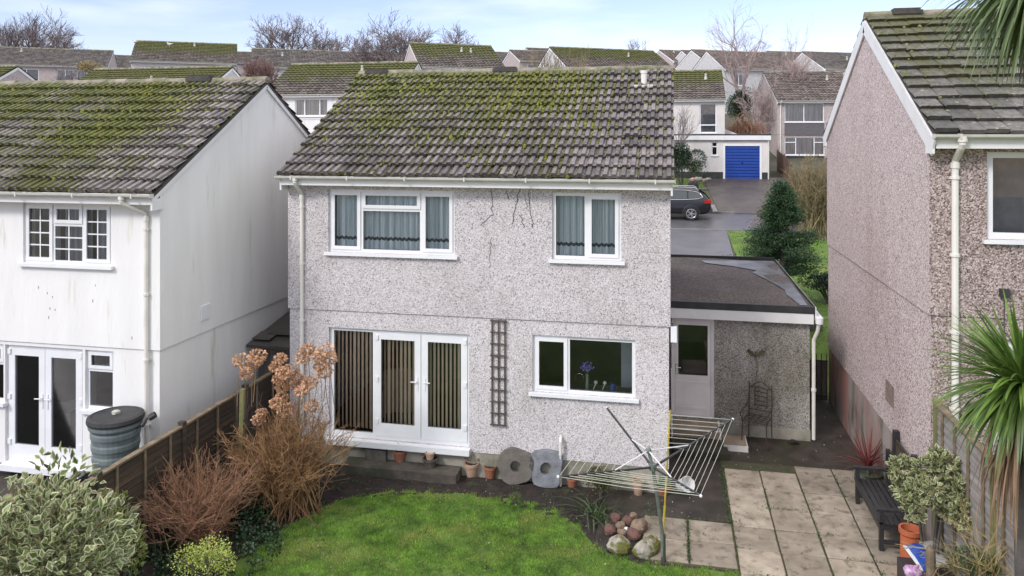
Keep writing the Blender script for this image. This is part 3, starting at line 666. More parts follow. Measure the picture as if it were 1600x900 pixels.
BLIND = mat('blind_slats', (.95, .82, .60), (.85, .72, .52), 5, 4, .8)
def blind(label, u0, u1, y=.20, ang=60, dens=.085):
    m = MB(); a, b = lx(u0), lx(u1); n_ = int((b-a)/dens); rr = random.Random(int(u0))
    m.box(a, b, y-.02, y+.02, 2.40, 2.44)
    for i in range(n_+1):
        x = a+(b-a)*(i+.5)/(n_+1); an = R(ang+rr.uniform(-9, 9)); M = Matrix.Translation((x, y, 0)) @ Matrix.Rotation(an, 4, 'Z'); m.box(-.042, .042, -.001, .001, .62, 2.40, M)
    o = m.build('vertical_blind', BLIND); o.location = (FX, FY, 0); return tag(o, label, 'blind', 'vertical blinds behind the French doors')
blind('vertical slat blind behind the fixed pane left of the French doors', 519, 582, ang=140)
blind('vertical slat blind behind the left French door with the armchair', 592, 650, ang=139)
blind('vertical slat blind behind the right French door', 664, 722, ang=132)
# armchair seen through the left leaf
CHAIRM = mat('chair_fabric', (.62, .50, .36), (.52, .42, .30), 8, 4, .9)
t = thing('armchair', 'high-backed beige armchair inside, behind the left French door', 'armchair', (at(628, 400, Y=14.0).x, 14.05, .42), R(8))
m = MB(); m.box(-.38, .38, 0, .14, .30, 1.02); m.tube([(-.38, .07, 1.0), (0, .07, 1.04), (.38, .07, 1.0)], .07, 8); m.build('backrest', CHAIRM, t)
m = MB(); m.box(-.30, .30, .14, .75, .22, .45); m.build('seat', CHAIRM, t)
for s_ in (-1, 1):
    m = MB(); m.box(s_*.38-.07, s_*.38+.07, .1, .75, .12, .60); m.build('armrest', CHAIRM, t)
    for yy in (.05, .7): m = MB(); m.box(s_*.34-.02, s_*.34+.02, yy-.02, yy+.02, 0, .22); m.build('leg', DARKTILE, t)
# things on the kitchen sill
SY = FY+.20
t = thing('vase', 'slim pale vase with purple flowers on the kitchen windowsill', 'vase', (at(917, 610, Y=SY+.1).x, SY+.14, 1.47)); VGL = mat('vase_glass', (.30, .36, .30), rough=.2)
m = MB(); m.lathe([(.05, 0), (.03, .12), (.022, .30), (.03, .36)], n=12); m.build('vase_body', VGL, t)
m = MB()
for i in range(46):
    p, d = ball(1, (0, 0, .50), (.12, .06, .09)); m.blob(p[0], .016, i, 5, 4)
m.build('flower', mat('purple_petals', (.30, .24, .75), (.18, .13, .5), 30, 3, .7, isl=.4), t)
m = MB()
for i in range(7): m.tube([(0, 0, .3), (rc.uniform(-.08, .08), rc.uniform(-.03, .03), .5)], .004, 4)
m.build('stem', MOSS, t)
CH = mat('chrome', (.7, .7, .7), rough=.15, metal=1)
m = MB(); x = at(912, 610, Y=SY+.3).x
m.tube([(x, SY+.3, 1.46), (x, SY+.3, 1.70)]+[(x-.08+.08*math.cos(a), SY+.3, 1.70+.08*math.sin(a)) for a in np.linspace(0, math.pi, 8)]+[(x-.16, SY+.3, 1.64)], .012, 8)
tag(m.build('kitchen_tap', CH), 'curved chrome tap behind the kitchen window', 'tap')
for u, nm in ((930, 'left of the pair of white round brushes on the kitchen sill'), (944, 'right of the pair of white round brushes, next to the blue jug')):
    x = at(u, 610, Y=SY).x; m = MB(); m.tube([(x-.03, SY, 1.62), (x+.01, SY, 1.72)], .008, 6); m.blob((x+.01, SY, 1.74), (.032, .015, .032), 2, 10, 6, .03)
    o = m.build('dish_brush', UPVC); tag(o, nm, 'brush')
t = thing('jug', 'small blue jug at the right of the kitchen sill', 'jug', (at(957, 610, Y=SY).x, SY, 1.60)); BLU = mat('blue_glaze', (.03, .06, .28), rough=.25)
m = MB(); m.lathe([(.04, 0), (.055, .04), (.05, .10), (.04, .13), (.045, .15)], n=14); m.build('jug_body', BLU, t)
m = MB(); m.tube([(.04, 0, .12), (.085, 0, .11), (.08, 0, .05), (.05, 0, .03)], .008, 6); m.build('handle', BLU, t)

TRW = mat('trellis_wood', (.13, .10, .08), (.06, .045, .038), 3, 6, .85, bump=.4)
a, b = at(768.5, 500, Y=FY).x, at(790.5, 500, Y=FY).x; t = thing('trellis', 'narrow dark wooden trellis fixed between the doors and the kitchen window', 'trellis', (a, FY-.02, .94)); hT = 1.86
for x in (.012, (b-a)/2, b-a-.012): m = MB(); m.box(x-.014, x+.014, -.014, .0, 0, hT); m.build('upright', TRW, t)
for i in range(10): m = MB(); z = .02+i*(hT-.04)/9; m.box(-.02, b-a+.02, -.032, -.0145, z-.013+(i % 3)*.003, z+.013); m.build('rung', TRW, t)

# ---------------------------------------------------------------- the white house on the left
WX, WY, WW = -17.05, 10.95, 9.0
def wx(u): return at(u, 400, Y=WY).x-WX
wu = [(wx(38), wx(175), 3.90, 4.90)]; wl = [(wx(8), wx(129), .53, 2.50), (wx(133), wx(177), 1.52, 2.50), (wx(8)-1.0, wx(5.5), 1.52, 2.50)]
wh, wroof, wfr, wgi = house('white_house', 'white rendered house on the left with moss-covered roof and gable end', 'house', (WX, WY, 0), 0, WW, 6.5, 2.57, 7.15, 5.12, WHITE_R, WHITE_R, TL_WHITE,
    zp=.50, plinth=BLACKP, hl=wl, hu=wu, prof=DR, seed=21, jit=2.2, bw=.09, vg=.05)
def dens_w(s, d):
    k = .5+.5*math.sin(s*14+d*6)*math.sin(s*31-d*8+2); return (1.02-.75*d-.35*max(0, s-.75)/.25)*(.35+.9*k)
mosslumps('moss', wroof, MOSS, *wfr, *wgi, dens_w, 6400, 15, size=(.009, .034))
mosslumps('dry_moss', wroof, MOSSB, *wfr, *wgi, lambda s, d: .3+.4*d, 1700, 16, size=(.010, .026))
m = MB(); x = at(315, 120, Y=14.2).x-WX; m.box(x-.28, x+.28, 3.25-.14, 3.25+.14, 7.13, 7.20); m.box(x-.24, x+.24, 3.25-.11, 3.25+.11, 7.20, 7.25); m.build('ridge_vent', DARKTILE, wroof)
W_ = wu[0][1]-wu[0][0]
window(wh, *wu[0], -.025, [(.05, W_*.32, .05, .95, 1), (W_*.35, W_*.66, .05, .62, 0), (W_*.35, W_*.66, .68, .95, 1), (W_*.69, W_-.05, .05, .95, 1)], sash=.045, bars=[(2, 4), (2, 3), (2, 1), (2, 4)], rev=.04)
a, b = wl[0][:2]; c = (a+b)/2
frame_with_leaves(wh, 'door_frame', a, b, .53, 2.5, 0, [], [(a+.04, c-.002, a+.06, c-.05), (c+.002, b-.04, b-.06, c+.05)])
a, b = wl[1][:2]; window(wh, *wl[1], 0, [(.05, b-a-.05, .05, .62, 0), (.05, b-a-.05, .68, .93, 1)], sash=.04)
a, b = wl[2][:2]; window(wh, *wl[2], 0, [(.05, b-a-.05, .05, .62, 0), (.05, b-a-.05, .68, .93, 1)], sash=.04)
downpipe(wh, 8.80, 0, 5.07, .62, side=-.24)
gp = MB(); gp.box(9.026, 9.045, at(320, 488, X=-8.03).y-WY-.13, at(320, 488, X=-8.03).y-WY+.13, at(320, 488, X=-8.03).z-.12, at(320, 488, X=-8.03).z+.13); gp.build('wall_vent', UPVC, wh)
SCUFF = mat('bird_dirt', (.22, .21, .18), (.35, .34, .3), 20, 3, .9)
for (u, v, s_) in ((60, 449, 5), (74, 458, 3), (82, 464, 3), (145, 470, 5), (78, 482, 4), (86, 484, 3), (76, 496, 5), (206, 528, 5), (149, 446, 3)):
    m = MB(); p = at(u, v, Y=WY-.026); s_ *= .0045; m.poly([(p.x-WX-.006, -.028, p.z-s_), (p.x-WX+.006, -.028, p.z-s_*1.2), (p.x-WX+.010, -.028, p.z+s_*.9), (p.x-WX+.002, -.028, p.z+s_*1.3), (p.x-WX-.008, -.028, p.z+.2*s_)]); m.build('dirt_mark', SCUFF, wh)
wc = MB()
for (a, b) in ((wx(44), wx(80)), (wx(140), wx(173)), (wx(88), wx(132))):
    n_ = 40
    for i in range(n_):
        if a < wx(60) and i < n_*.5: continue
        u0 = a+(b-a)*i/n_; u1 = a+(b-a)*(i+1)/n_; y0 = .2+.03*math.sin(u0*60); y1 = .2+.03*math.sin(u1*60); wc.quad((u0, y0, 3.92), (u1, y1, 3.92), (u1, y1, 4.88), (u0, y0, 4.88))
o = wc.build('curtain', CURT_G); o.location = (WX, WY, 0); tag(o, 'grey curtains inside the Georgian-barred window of the white house', 'curtain')
# white plastic table and chair just inside the doors
PLA = mat('white_plastic', (.75, .75, .74), rough=.4)
t = thing('plastic_table', 'white plastic table seen through the glazed doors of the white house', 'table', (at(92, 690, Y=11.9).x, 11.9, .42), R(15))
m = MB(); m.box(-.34, .34, -.30, .30, .66, .70); m.build('tabletop', PLA, t)
for a, b in ((-1, -1), (1, -1), (1, 1), (-1, 1)): m = MB(); m.bar((a*.28, b*.24, 0), (a*.27, b*.22, .66), .06, .06); m.build('leg', PLA, t)
t = thing('plastic_chair', 'white moulded plastic chair beside the plastic table indoors', 'chair', (at(118, 690, Y=11.75).x, 11.75, .42), R(70))
m = MB(); m.box(-.22, .22, -.22, .22, .38, .41); m.build('seat', PLA, t); m = MB(); m.box(-.21, .21, .20, .23, .41, .86); m.build('backrest', PLA, t)
for a, b in ((-1, -1), (1, -1), (1, 1), (-1, 1)): m = MB(); m.bar((a*.22, b*.22, 0), (a*.19, b*.19, .38), .04, .04); m.build('leg', PLA, t)

# ---------------------------------------------------------------- the pink pebbledashed house on the right
RX, RY = 3.5, 11.5
def rx(u): return at(u, 400, Y=RY).x-RX
rh, rroof, rfr, rgi = house('pebbledash_house', 'pink pebbledashed house on the right with broad white bargeboards', 'house', (RX, RY, 0), 0, 9., 7.0, 3.56, 8.22, 6.06, PEB_PINK_SHADED, PEB_PINK_SHADED, TL_RIGHT,
    zp=1.22, plinth=PLINTH_RED, hl=[(.75, 2.2, 1.22, 3.25)], hu=[(rx(1541), rx(1541)+2.0, 4.62, 5.80)], prof=[(0, 0), (.01, .004), (.02, .018), (.13, .018), (.145, .010), (.16, .018), (.29, .018), (.30, 0)], seed=31, jit=2., bw=.24, vg=.02, thick=.045, fascia_h=.19, gut=True)
# the side wall facing the passage gets the lit copy, brighter light painted in
gm = [c for c in rh.children if c.name.startswith('wall')][0].data; gm.materials.append(PEB_PINK_LIT)
for p in gm.polygons:
    if p.material_index in (0, 1) and p.normal.x < -.9 and p.center.x < .01: p.material_index = 3
mosslumps('moss', rroof, mat('moss_grey', (.17, .17, .06), (.10, .10, .04), 6, 4, .95, bump=.6, isl=.5), *rfr, *rgi, lambda s, d: .9-.6*d, 900, 25, size=(.012, .03), trough=(.07, .15, .22, .0))
m = MB(); x = at(1415, 30, Y=15.).x-RX; m.box(x-.25, x+.25, 3.5-.14, 3.5+.14, 8.20, 8.27); m.box(x-.22, x+.22, 3.5-.11, 3.5+.11, 8.27, 8.31); m.build('ridge_vent', DARKTILE, rroof)
downpipe(rh, rx(1490), 0, 6.0, .9, r=.045)
a = rx(1541); window(rh, a, a+2.0, 4.62, 5.80, -.025, [(.09, 1.0, .09, 1.10, 0), (1.06, 1.94, .06, 1.12, 1)], fw=.09)
frame_with_leaves(rh, 'door_frame', .75, 2.2, 1.22, 3.25, 0, [], [(.79, 1.473, .81, 1.43), (1.477, 2.16, 2.14, 1.52)])
m = MB(); p = at(1390, 614, X=3.5); m.k = 0
m.box(-.012, -.0005, p.y-RY-.26, p.y-RY+.20, p.z-.17, p.z+.17); m.build('patch_repair', mat('patch_brown', (.16, .12, .10), (.28, .2, .18), 12, 5, .9, bump=.5), rh)
m = MB(); p = at(1567, 456, Y=RY); m.box(p.x-RX-.055, p.x-RX+.055, -.10, -.026, p.z-.06, p.z+.05); m.tube([(p.x-RX, -.05, p.z-.05), (p.x-RX, -.035, p.z-.7)], .006, 5); m.build('cable_box', BLACKP, rh)
m = MB(); m.quad((.5, .55, 4.5), (4, .55, 4.5), (4, .55, 5.9), (.5, .55, 5.9)); o = m.build('roller_blind', BLINDG); o.location = (RX, RY, 0); tag(o, 'grey blind inside the upstairs window of the right-hand house', 'blind')

# ---------------------------------------------------------------- flat-roofed extension beside the middle house
FELT = pebble('roof_felt', (.20, .165, .15), (.105, .08, .07), (.035, .028, .025), .25, 46, .7, (.5, .5, .55), .75, .6, .38, .62)
PUDDLE = mat('wet_felt', (.19, .185, .20), (.10, .095, .10), 3.2, 9, .3, .4, .6, .25, 60)
EX, EY, EW, ED = .0, 16.0, 2.68, 5.75
t = thing('flat_roof_extension', 'low flat-roofed side extension with a half-glazed back door', 'outbuilding', (EX, EY, 0)); ext = t
m = MB(); m.panel(.0, EW, .0, 2.32, [(.02, .86, .3, 2.30)], 0, .2); m.k = 0; m.box(.0, EW, ED-.2, ED, 0, 2.32); m.box(EW-.2, EW, .2, ED-.2, 0, 2.32); m.box(0, .1, .2, ED-.2, 0, 2.32)
m.k = 1; m.box(.87, EW+.012, -.015, -.001, -.05, .22); m.build('wall', [PEB_GAR, PLINTH], t)
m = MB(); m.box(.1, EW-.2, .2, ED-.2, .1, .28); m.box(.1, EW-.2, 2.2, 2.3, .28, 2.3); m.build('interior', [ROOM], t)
m = MB(); gx = np.linspace(.0, EW+.06, 12); gy = np.linspace(-.14, ED, 18)
for i in range(11):
    for j in range(17):
        q = [(gx[i+a], gy[j+b]) for a, b in ((0, 0), (1, 0), (1, 1), (0, 1))]
        m.quad(*[(x, y, 2.64+.012*math.sin(x*2.1)*math.sin(y*1.3)-.01*math.sin(y*3+x)) for x, y in q])
m.box(.0, EW+.06, -.14, ED, 2.36, 2.61); fr_ = m.build('flat_roof', FELT, t)
m = MB(); E = [(2.70, ED-.1), (2.70, 1.4), (2.66, .1), (2.52, .1), (2.46, .6), (2.40, 1.1), (2.45, 1.7), (2.28, 2.4), (2.1, 3.0), (1.95, 3.6), (2.1, 4.0), (1.6, 4.5), (.9, 4.9), (.8, 5.2), (1.6, 5.4)]
m.poly([(x, y, 2.653+.012*math.sin(x*2.1)*math.sin(y*1.3)-.01*math.sin(y*3+x)+.004) for x, y in E]); m.build('wet_patch', PUDDLE, fr_)
m = MB(); m.box(.0, EW+.07, -.165, -.141, 2.54, 2.68); m.box(EW+.061, EW+.075, -.14, ED, 2.56, 2.69); m.box(.0, EW+.05, -.14, -.08, 2.655, 2.68); m.box(0, EW+.06, ED, ED+.03, 2.5, 2.72); m.build('edge_trim', BLACKP, fr_)
m = MB(); m.box(.0, EW+.05, -.155, -.12, 2.34, 2.538); m.box(EW+.076, EW+.10, -.15, ED, 2.45, 2.665); m.build('fascia', FASCIA, t)
m = MB(); m.box(EW+.10, EW+.20, -.2, ED, 2.43, 2.50); m.lathe([(.07, 0), (.075, .12)], (EW+.15, -.17, 2.36), 10); m.build('gutter', UPVC, t)
m = MB(); m.tube([(EW+.15, -.16, 2.40), (EW+.13, -.10, 2.2), (EW+.07, -.03, 2.0), (EW+.07, -.03, .05)], .036, 10); d = m.build('downpipe', PIPE, t); m = MB(); m.tube([(EW+.07, -.03, 1.0), (EW+.07, -.03, 1.05)], .05, 10); m.build('pipe_bracket', PIPE, d)
DOORP = mat('door_paint_old', (.80, .77, .75), (.70, .66, .64), 2.5, 7, .6, .42, .7)
m = MB(); m.panel(.02, .86, .3, 2.30, [(.085, .80, .33, 2.24)], .03, .11); m.build('door_frame', DOORP, t)
m = MB(); m.panel(.09, .795, .335, 2.235, [(.15, .735, 1.14, 2.16)], .05, .095); m.panel(.14, .745, .45, 1.02, [(.19, .695, .50, .97)], .042, .0495); dd = m.build('door', DOORP, t, )
m = MB(); m.box(.145, .74, .07, .076, 1.135, 2.165); m.build('pane', GLASS, dd)
m = MB(); m.box(.10, .13, .03, .049, 1.14, 1.36); m.tube([(.115, .03, 1.3), (.115, -.01, 1.3), (.20, -.012, 1.3)], .009, 6); m.build('handle', CH, dd)
STEPM = mat('step_concrete', (.36, .29, .21), (.25, .20, .15), 3, 6, .8, bump=.3)
t = thing('doorstep', 'tan concrete doorstep with white-painted edges under the back door', 'step', (0, 15.42, 0))
m = MB(); m.box(.0, .95, .0, .57, .0, .26); m.build('step_block', STEPM, t)
m = MB(); m.box(-.012, .96, -.012, .035, .255, .275); m.box(.92, .96, .035, .57, .255, .275); m.box(.93, .962, -.014, .02, 0, .254); m.build('painted_edge', PIPE, t)
m = MB(); m.box(.0, .95, -.35, -.02, 0, .12); m.build('lower_step', YARD, t)
o = MB(); o.box(.99, 1.42, 15.2, 15.75, .0, .10); o = o.build('low_step', STEPM); tag(o, 'low tan slab with a white rim, right of the doorstep', 'slab')
m = MB(); m.box(.99, 1.42, 15.18, 15.199, .0, .112); m.box(1.421, 1.44, 15.18, 15.75, .0, .112); m.build('painted_edge', PIPE, o)
# narrow lean-to between the white house and the middle house
t = thing('lean_to_shed', 'dark wooden lean-to with a torn felt roof between the two houses', 'shed', (-8.02, 13.9, 0))
OLDW = mat('old_board_wood', (.19, .165, .15), (.10, .088, .08), 3, 7, .85, bump=.4, bscale=40, isl=.3, stretch=(6, 6, .6))
m = MB()
for i in range(9): m.box(.02+i*.118, .02+i*.118+.112, .0, .03, -.1, 2.05)
m.build('board_wall', OLDW, t)
RF = mat('torn_felt', (.075, .062, .055), (.04, .035, .032), 3, 6, .7, bump=.5, isl=.4); m = MB(); rr = random.Random(2)
m.box(-.0, 1.08, -.12, 4, 1.98, 2.03, Matrix.Rotation(R(9), 4, 'X'))
for i in range(14):
    a = rr.uniform(0, .7); b = rr.uniform(0, 2.2); M = Matrix.Rotation(R(9), 4, 'X') @ Matrix.Translation((a, b, 2.05+i*.004)) @ Matrix.Rotation(rr.uniform(-.3, .3), 4, 'Z'); m.box(0, rr.uniform(.3, .55), 0, rr.uniform(.3, .5), 0, .012, M)
m.build('roof', RF, t)
m = MB(); m.box(.02, .75, -.10, -.05, 1.86, 1.93); m.build('eaves_board', PIPE, t)
# ---------------------------------------------------------------- houses across the road and up the hill
def far(label, u, v, T, W, D, rise, rz, up, low, tm, zs=2.55, ze=5.05, hu=(), hl=(), group='houses up the hill', name='hill_house', wins=(), boards=(True, True), low2=None, seed=None, hasgut=True):
    """u, v, T: the eave at the front-left corner; wins: (x0, x1, z0, z1, n lights, curtain)"""
    p = at(u, v, T=T); base = p.z-ze; hu = [(a, b, c, d) for a, b, c, d, n_, cu in wins if c > zs]; hl = [(a, b, c, d) for a, b, c, d, n_, cu in wins if c < zs]
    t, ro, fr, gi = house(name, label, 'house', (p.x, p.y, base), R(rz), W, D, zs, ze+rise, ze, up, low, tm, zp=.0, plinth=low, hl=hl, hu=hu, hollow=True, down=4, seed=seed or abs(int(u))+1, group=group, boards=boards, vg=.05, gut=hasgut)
    for a, b, c, d, n_, cu in wins:
        w_, h_ = b-a, d-c; f = .07; L = []
        if n_ == 3: L = [(f, w_*.27, f, h_-f, 0), (w_*.27+f, w_*.73, f, h_-f, 0), (w_*.73+f, w_-f, f, h_-f, 0)]
        elif n_ == 2: L = [(f, w_*.48, f, h_-f, 0), (w_*.48+f, w_-f, f, h_-f, 0)]
        elif n_ == 4: L = [(f, w_*.27, f, h_*.68, 0), (f, w_*.27, h_*.68+f, h_-f, 0), (w_*.27+f, w_*.73, f, h_-f, 0), (w_*.73+f, w_-f, f, h_*.68, 0), (w_*.73+f, w_-f, h_*.68+f, h_-f, 0)]
        else: L = [(f, w_-f, f, h_-f, 0)]
        window(t, a, b, c, d, -.025 if c > zs else 0, L, curtain=((CURT_G if cu == 1 else BLINDG), None) if cu else None, simple=True)
    rr = random.Random(int(abs(u))+7)
    for k in range(rr.choice((1, 1, 2))):
        xx = rr.uniform(.15, .85)*W; k_ = (rise)/(D/2+.3); yy = D/2-rr.uniform(.7, 2.); zz = ze+rise-k_*(D/2-yy)+.02; q = MB(); q.lathe([(.13, -.05), (.07, .20), (.09, .30), (.04, .36)], (xx, yy, zz), 8); q.build('vent_cowl', LEAD, ro)
    return t
# across the road, square to us
def farxy(label, x, y, zr, W, D, rise, rz, *a, **k):
    ze = k.get('ze', 5.05); d = Vector((x, y, 0)); T = -SN*x+CN*y; r = CN*x+SN*y
    return far(label, 800+F*r/T, HY-F*(zr-rise-H)/T, T, W, D, rise, rz, *a, **k)
farxy('house across the road whose mossy roof shows just over the white house ridge', -38.2, 41.7, 10.5, 10.2, 7.2, 2.15, 0, GREY_R, GREY_R, TL_FARM, group='houses across the road', name='street_house')
farxy('house at the far left edge showing only its small pink gable', -52., 38.9, 10.55, 10.3, 7.2, 2.15, 0, PINK_R, PINK_R, TL_FARM, group='houses across the road', name='street_house')
e = at(413, 148, T=46)
far('white house across the road with a mossy roof, left of the middle roof', 413, 148, 46, 8.4, 7.2, 2.15, 0, WHITE_R, WHITE_R, TL_FARM, group='houses across the road', name='street_house', zs=3.55,
    wins=((.6, 1.35, 3.75, 4.75, 1, 0), (2.0, 4.1, 3.75, 4.78, 3, 1)))
fa = far('white house with a tall landing window above the blue garage', 1010, 155, 50, 4.9, 7., 2.1, 0, CREAM_R, CREAM_R, TL_FARM, group='houses across the road', name='street_house', zs=2.5, wins=((3.37, 4.42, 2.85, 4.75, 1, 2),))
q = MB(); q.panel(3.37, 4.42, 2.66, 3.4, [(3.45, 4.34, 2.74, 3.32)], -.05, -.03); q.build('lower_light', UPVC, fa)
# the garage with the blue door
gp0 = at(1050, 250, Y=48.4); gz = hgt(48.4)-.02; gl = at(1030, 250, Y=48.4).x; gr = at(1202, 250, Y=48.4).x; GW = gr-gl
def gx_(u): return at(u, 250, Y=48.4).x-gl
def gz_(v): return at(1150, v, Y=48.4).z-gz
t = thing('garage', 'white flat-roofed garage with a bright blue door', 'garage', (gl, 48.4, gz))
m = MB(); m.k = 0; dh = (gx_(1133), gx_(1187), 0, gz_(228)); wn = (gx_(1112), gx_(1121), gz_(243), gz_(222)); wn2 = (gx_(1054), gx_(1072), gz_(232), gz_(222))
zt = gz_(213); m.panel(0, GW, -.5, zt, [(dh[0], dh[1], -.5, dh[3]), wn, wn2], 0, .2); m.box(0, .2, .2, 6, 0, zt); m.box(GW-.2, GW, .2, 6, 0, zt); m.box(.2, GW-.2, 5.8, 6, 0, zt); m.k = 1
for a, b in ((0, dh[0]-.1), (dh[1]+.1, GW)): m.box(a, b, -.012, -.001, -.5, .42)
m.build('wall', [CREAM_R, BLACKP], t)
m = MB(); m.box(-.1, GW+.1, -.14, 6.1, zt, zt+.14); m.build('flat_roof', BLACKP, t)
m = MB(); m.box(-.1, GW+.08, -.18, -.141, zt-.22, zt+.05); m.build('fascia', FASCIA, t)
m = MB(); m.panel(dh[0]-.12, dh[1]+.12, -.05, dh[3]+.10, [(dh[0], dh[1], -.05, dh[3])], -.03, .06); m.build('door_frame', UPVC, t)
m = MB(); n_ = 11
for i in range(n_):
    z0 = dh[3]*i/n_; z1 = dh[3]*(i+1)/n_; m.box(dh[0], dh[1], .03, .06, z0, z1-.05); m.box(dh[0], dh[1], .075, .095, z1-.051, z1+.0)
o = m.build('garage_door', BLUED, t); m = MB(); x = (dh[0]+dh[1])/2; m.box(x-.06, x+.06, .03, .059, .95, 1.0); m.build('handle', CH, o)
m = MB(); m.tube([(GW-.05, -.1, zt-.15), (GW-.05, -.04, zt-.4), (GW-.05, -.04, 0)], .04, 6); m.build('downpipe', PIPE, t)
for nm, (a, b, c, d) in (('window', wn), ('window', wn2)): window(t, a, b, c, d, 0, [(.05, b-a-.05, .05, (d-c)*.62, 0), (.05, b-a-.05, (d-c)*.7, d-c-.05, 0)], simple=True)
m = MB(); x0 = gx_(1128); p0 = (x0, 2.5, gz_(195)); m.poly([(x0, 3, gz_(197)), (gx_(1168), 3, gz_(213)), (gx_(1168), 3, zt), (x0, 3, zt)]); m.poly([(x0, 3.15, gz_(197)), (x0, 3.15, zt), (gx_(1168), 3.15, zt), (gx_(1168), 3.15, gz_(213))]); m.build('parapet', CREAM_R, t)
# pink house with shiplap panel, right of the blue garage
hs = far('pink house across the road with shiplap panel between its windows', 1215, 157, 57.7, 9., 9.4, 2.5, 5, PINK_R, PINK_R, TL_FARB, group='houses across the road', name='street_house', zs=2.5,
    wins=((.5, 3.35, 3.42, 4.85, 2, 1), (.5, 3.4, .95, 2.3, 4, 1)))
m = MB()
for i in range(9): m.box(.5, 3.35, -.045-.006*(i % 2), -.026, 2.42+i*.105, 2.52+i*.105)
m.build('shiplap_panel', PANELG, hs); m = MB(); m.box(.5, 3.35, -.02, -.001, .1, .88); m.build('dark_panel', BLACKP, hs); downpipe(hs, .2, 0, 5.0, .1, r=.05)
# the estate up the hill, turned away from us
far('long two-storey terrace at the left skyline with a bluish gable', -70, 98, 80, 14.2, 7.2, 2.15, 31, PINK_R, PINK_R, TL_FARG, wins=((5.3, 7.6, 3.1, 4.6, 2, 2), (9.3, 10.9, 3.1, 4.6, 2, 1), (11.2, 13.1, 3.1, 4.6, 2, 1), (1, 3, 3.1, 4.6, 2, 1)))
far('detached mossy-roofed house standing tallest on the left skyline', 205, 94, 70, 9.0, 7.2, 2.2, 31, GREY_R, GREY_R, TL_FARM, wins=((1.0, 3.3, 3.6, 4.5, 3, 2), (5.6, 7.9, 3.8, 4.5, 3, 2)))
far('long terrace with half-mossy roof under the bare trees', 395, 103, 75, 13.2, 7.2, 2.1, 31, GREY_R, PINK_R, TL_FARG, wins=((3.6, 5.2, 3.7, 4.5, 2, 2), (5.6, 6.7, 3.7, 4.5, 2, 2), (7.8, 9.7, 3.7, 4.5, 2, 2)))
far('detached house with pink gable and patchy mossy roof behind the middle ridge', 656, 103, 58, 6.7, 7.0, 2.15, 31, PINK_R, PINK_R, TL_FARM, wins=((.9, 2.6, 3.5, 4.6, 3, 2), (4.2, 5.9, 3.5, 4.6, 3, 2)))
far('small dark-roofed house between the terrace and the tallest left house', 160, 106, 98, 6, 7, 2, 31, PINK_R, PINK_R, TL_FARG)
far('narrow roof end just right of the tallest left house', 352, 104, 95, 2.6, 7, 2., 31, PINK_R, PINK_R, TL_FARG)
far('pink house with hipped brown roof left of the terrace under the trees', 371, 97, 92, 6, 7, 1.6, 31, PINK_R, PINK_R, TL_FARB, wins=((3.0, 4.2, 3.1, 4.2, 1, 1),))
far('low dark roof behind the twin bare trees', 590, 100, 100, 5, 7, 2., 31, GREY_R, GREY_R, TL_FARG)
far('dark roof end right of the pink-gabled house', 780, 101, 98, 4, 7, 2., 31, GREY_R, GREY_R, TL_FARG)
far('semi with pale gable peeking between bare trees, left of centre skyline', 812, 94, 92, 7.0, 7, 1.6, 31, PINK_R, PINK_R, TL_FARB, wins=((1., 2.3, 3.3, 4.6, 1, 1), (4.2, 5.5, 3.3, 4.6, 1, 1)))
far('mossy-brown house with white gable behind the thorny tree', 885, 104, 66, 10.5, 7.4, 2.1, 31, GREY_R, GREY_R, TL_FARM, boards=(True, False))
far('long pale-ridged roof topping the centre skyline', 835, 89, 118, 14, 7, 1.8, 31, GREY_R, GREY_R, TL_FARG)
far('low brown roof behind the right end of the middle ridge', 962, 104, 78, 6.0, 7, 1.8, 31, GREY_R, GREY_R, TL_FARB)
far('dark distant roof over the right end of the middle ridge', 940, 90, 112, 11, 7, 1.4, 31, PINK_R, PINK_R, TL_FARG)
far('pink gable with white door-like panel, first of the stepped gables', 1052, 95, 98, 7, 6.6, 1.75, 31, PINK_R, PINK_R, TL_FARB, wins=((.5, 1.5, 3.3, 4.6, 1, 1),))
far('second of the stepped grey gables right of the middle roof', 1088, 98, 94, 5, 6.6, 1.9, 31, GREY_R, GREY_R, TL_FARB)
far('third of the stepped grey gables right of the middle roof', 1105, 98, 90, 5, 6.6, 1.9, 31, GREY_R, GREY_R, TL_FARB)
far('large grey rendered house with wide gable behind the birch', 1132, 107, 82, 9., 7.4, 2.3, 27, GREY_R, GREY_R, TL_FARB, wins=((1.1, 2.3, 3.25, 4.5, 2, 1), (.9, 2.4, .9, 2.2, 2, 0)))
far('long dark roof running along the right skyline behind the birches', 1135, 94, 104, 19, 7, 1.6, 24, PINK_R, PINK_R, TL_FARB)
far('brown-roofed house with small gable between the two birches', 1226, 99, 96, 5.5, 7, 1.9, 29, PINK_R, PINK_R, TL_FARB, wins=((.5, 1.6, 3.2, 4.4, 1, 0),))
far('grey gable house at the right skyline beside the near roof', 1288, 107, 82, 9, 7.4, 2.2, 27, GREY_R, GREY_R, TL_FARG)
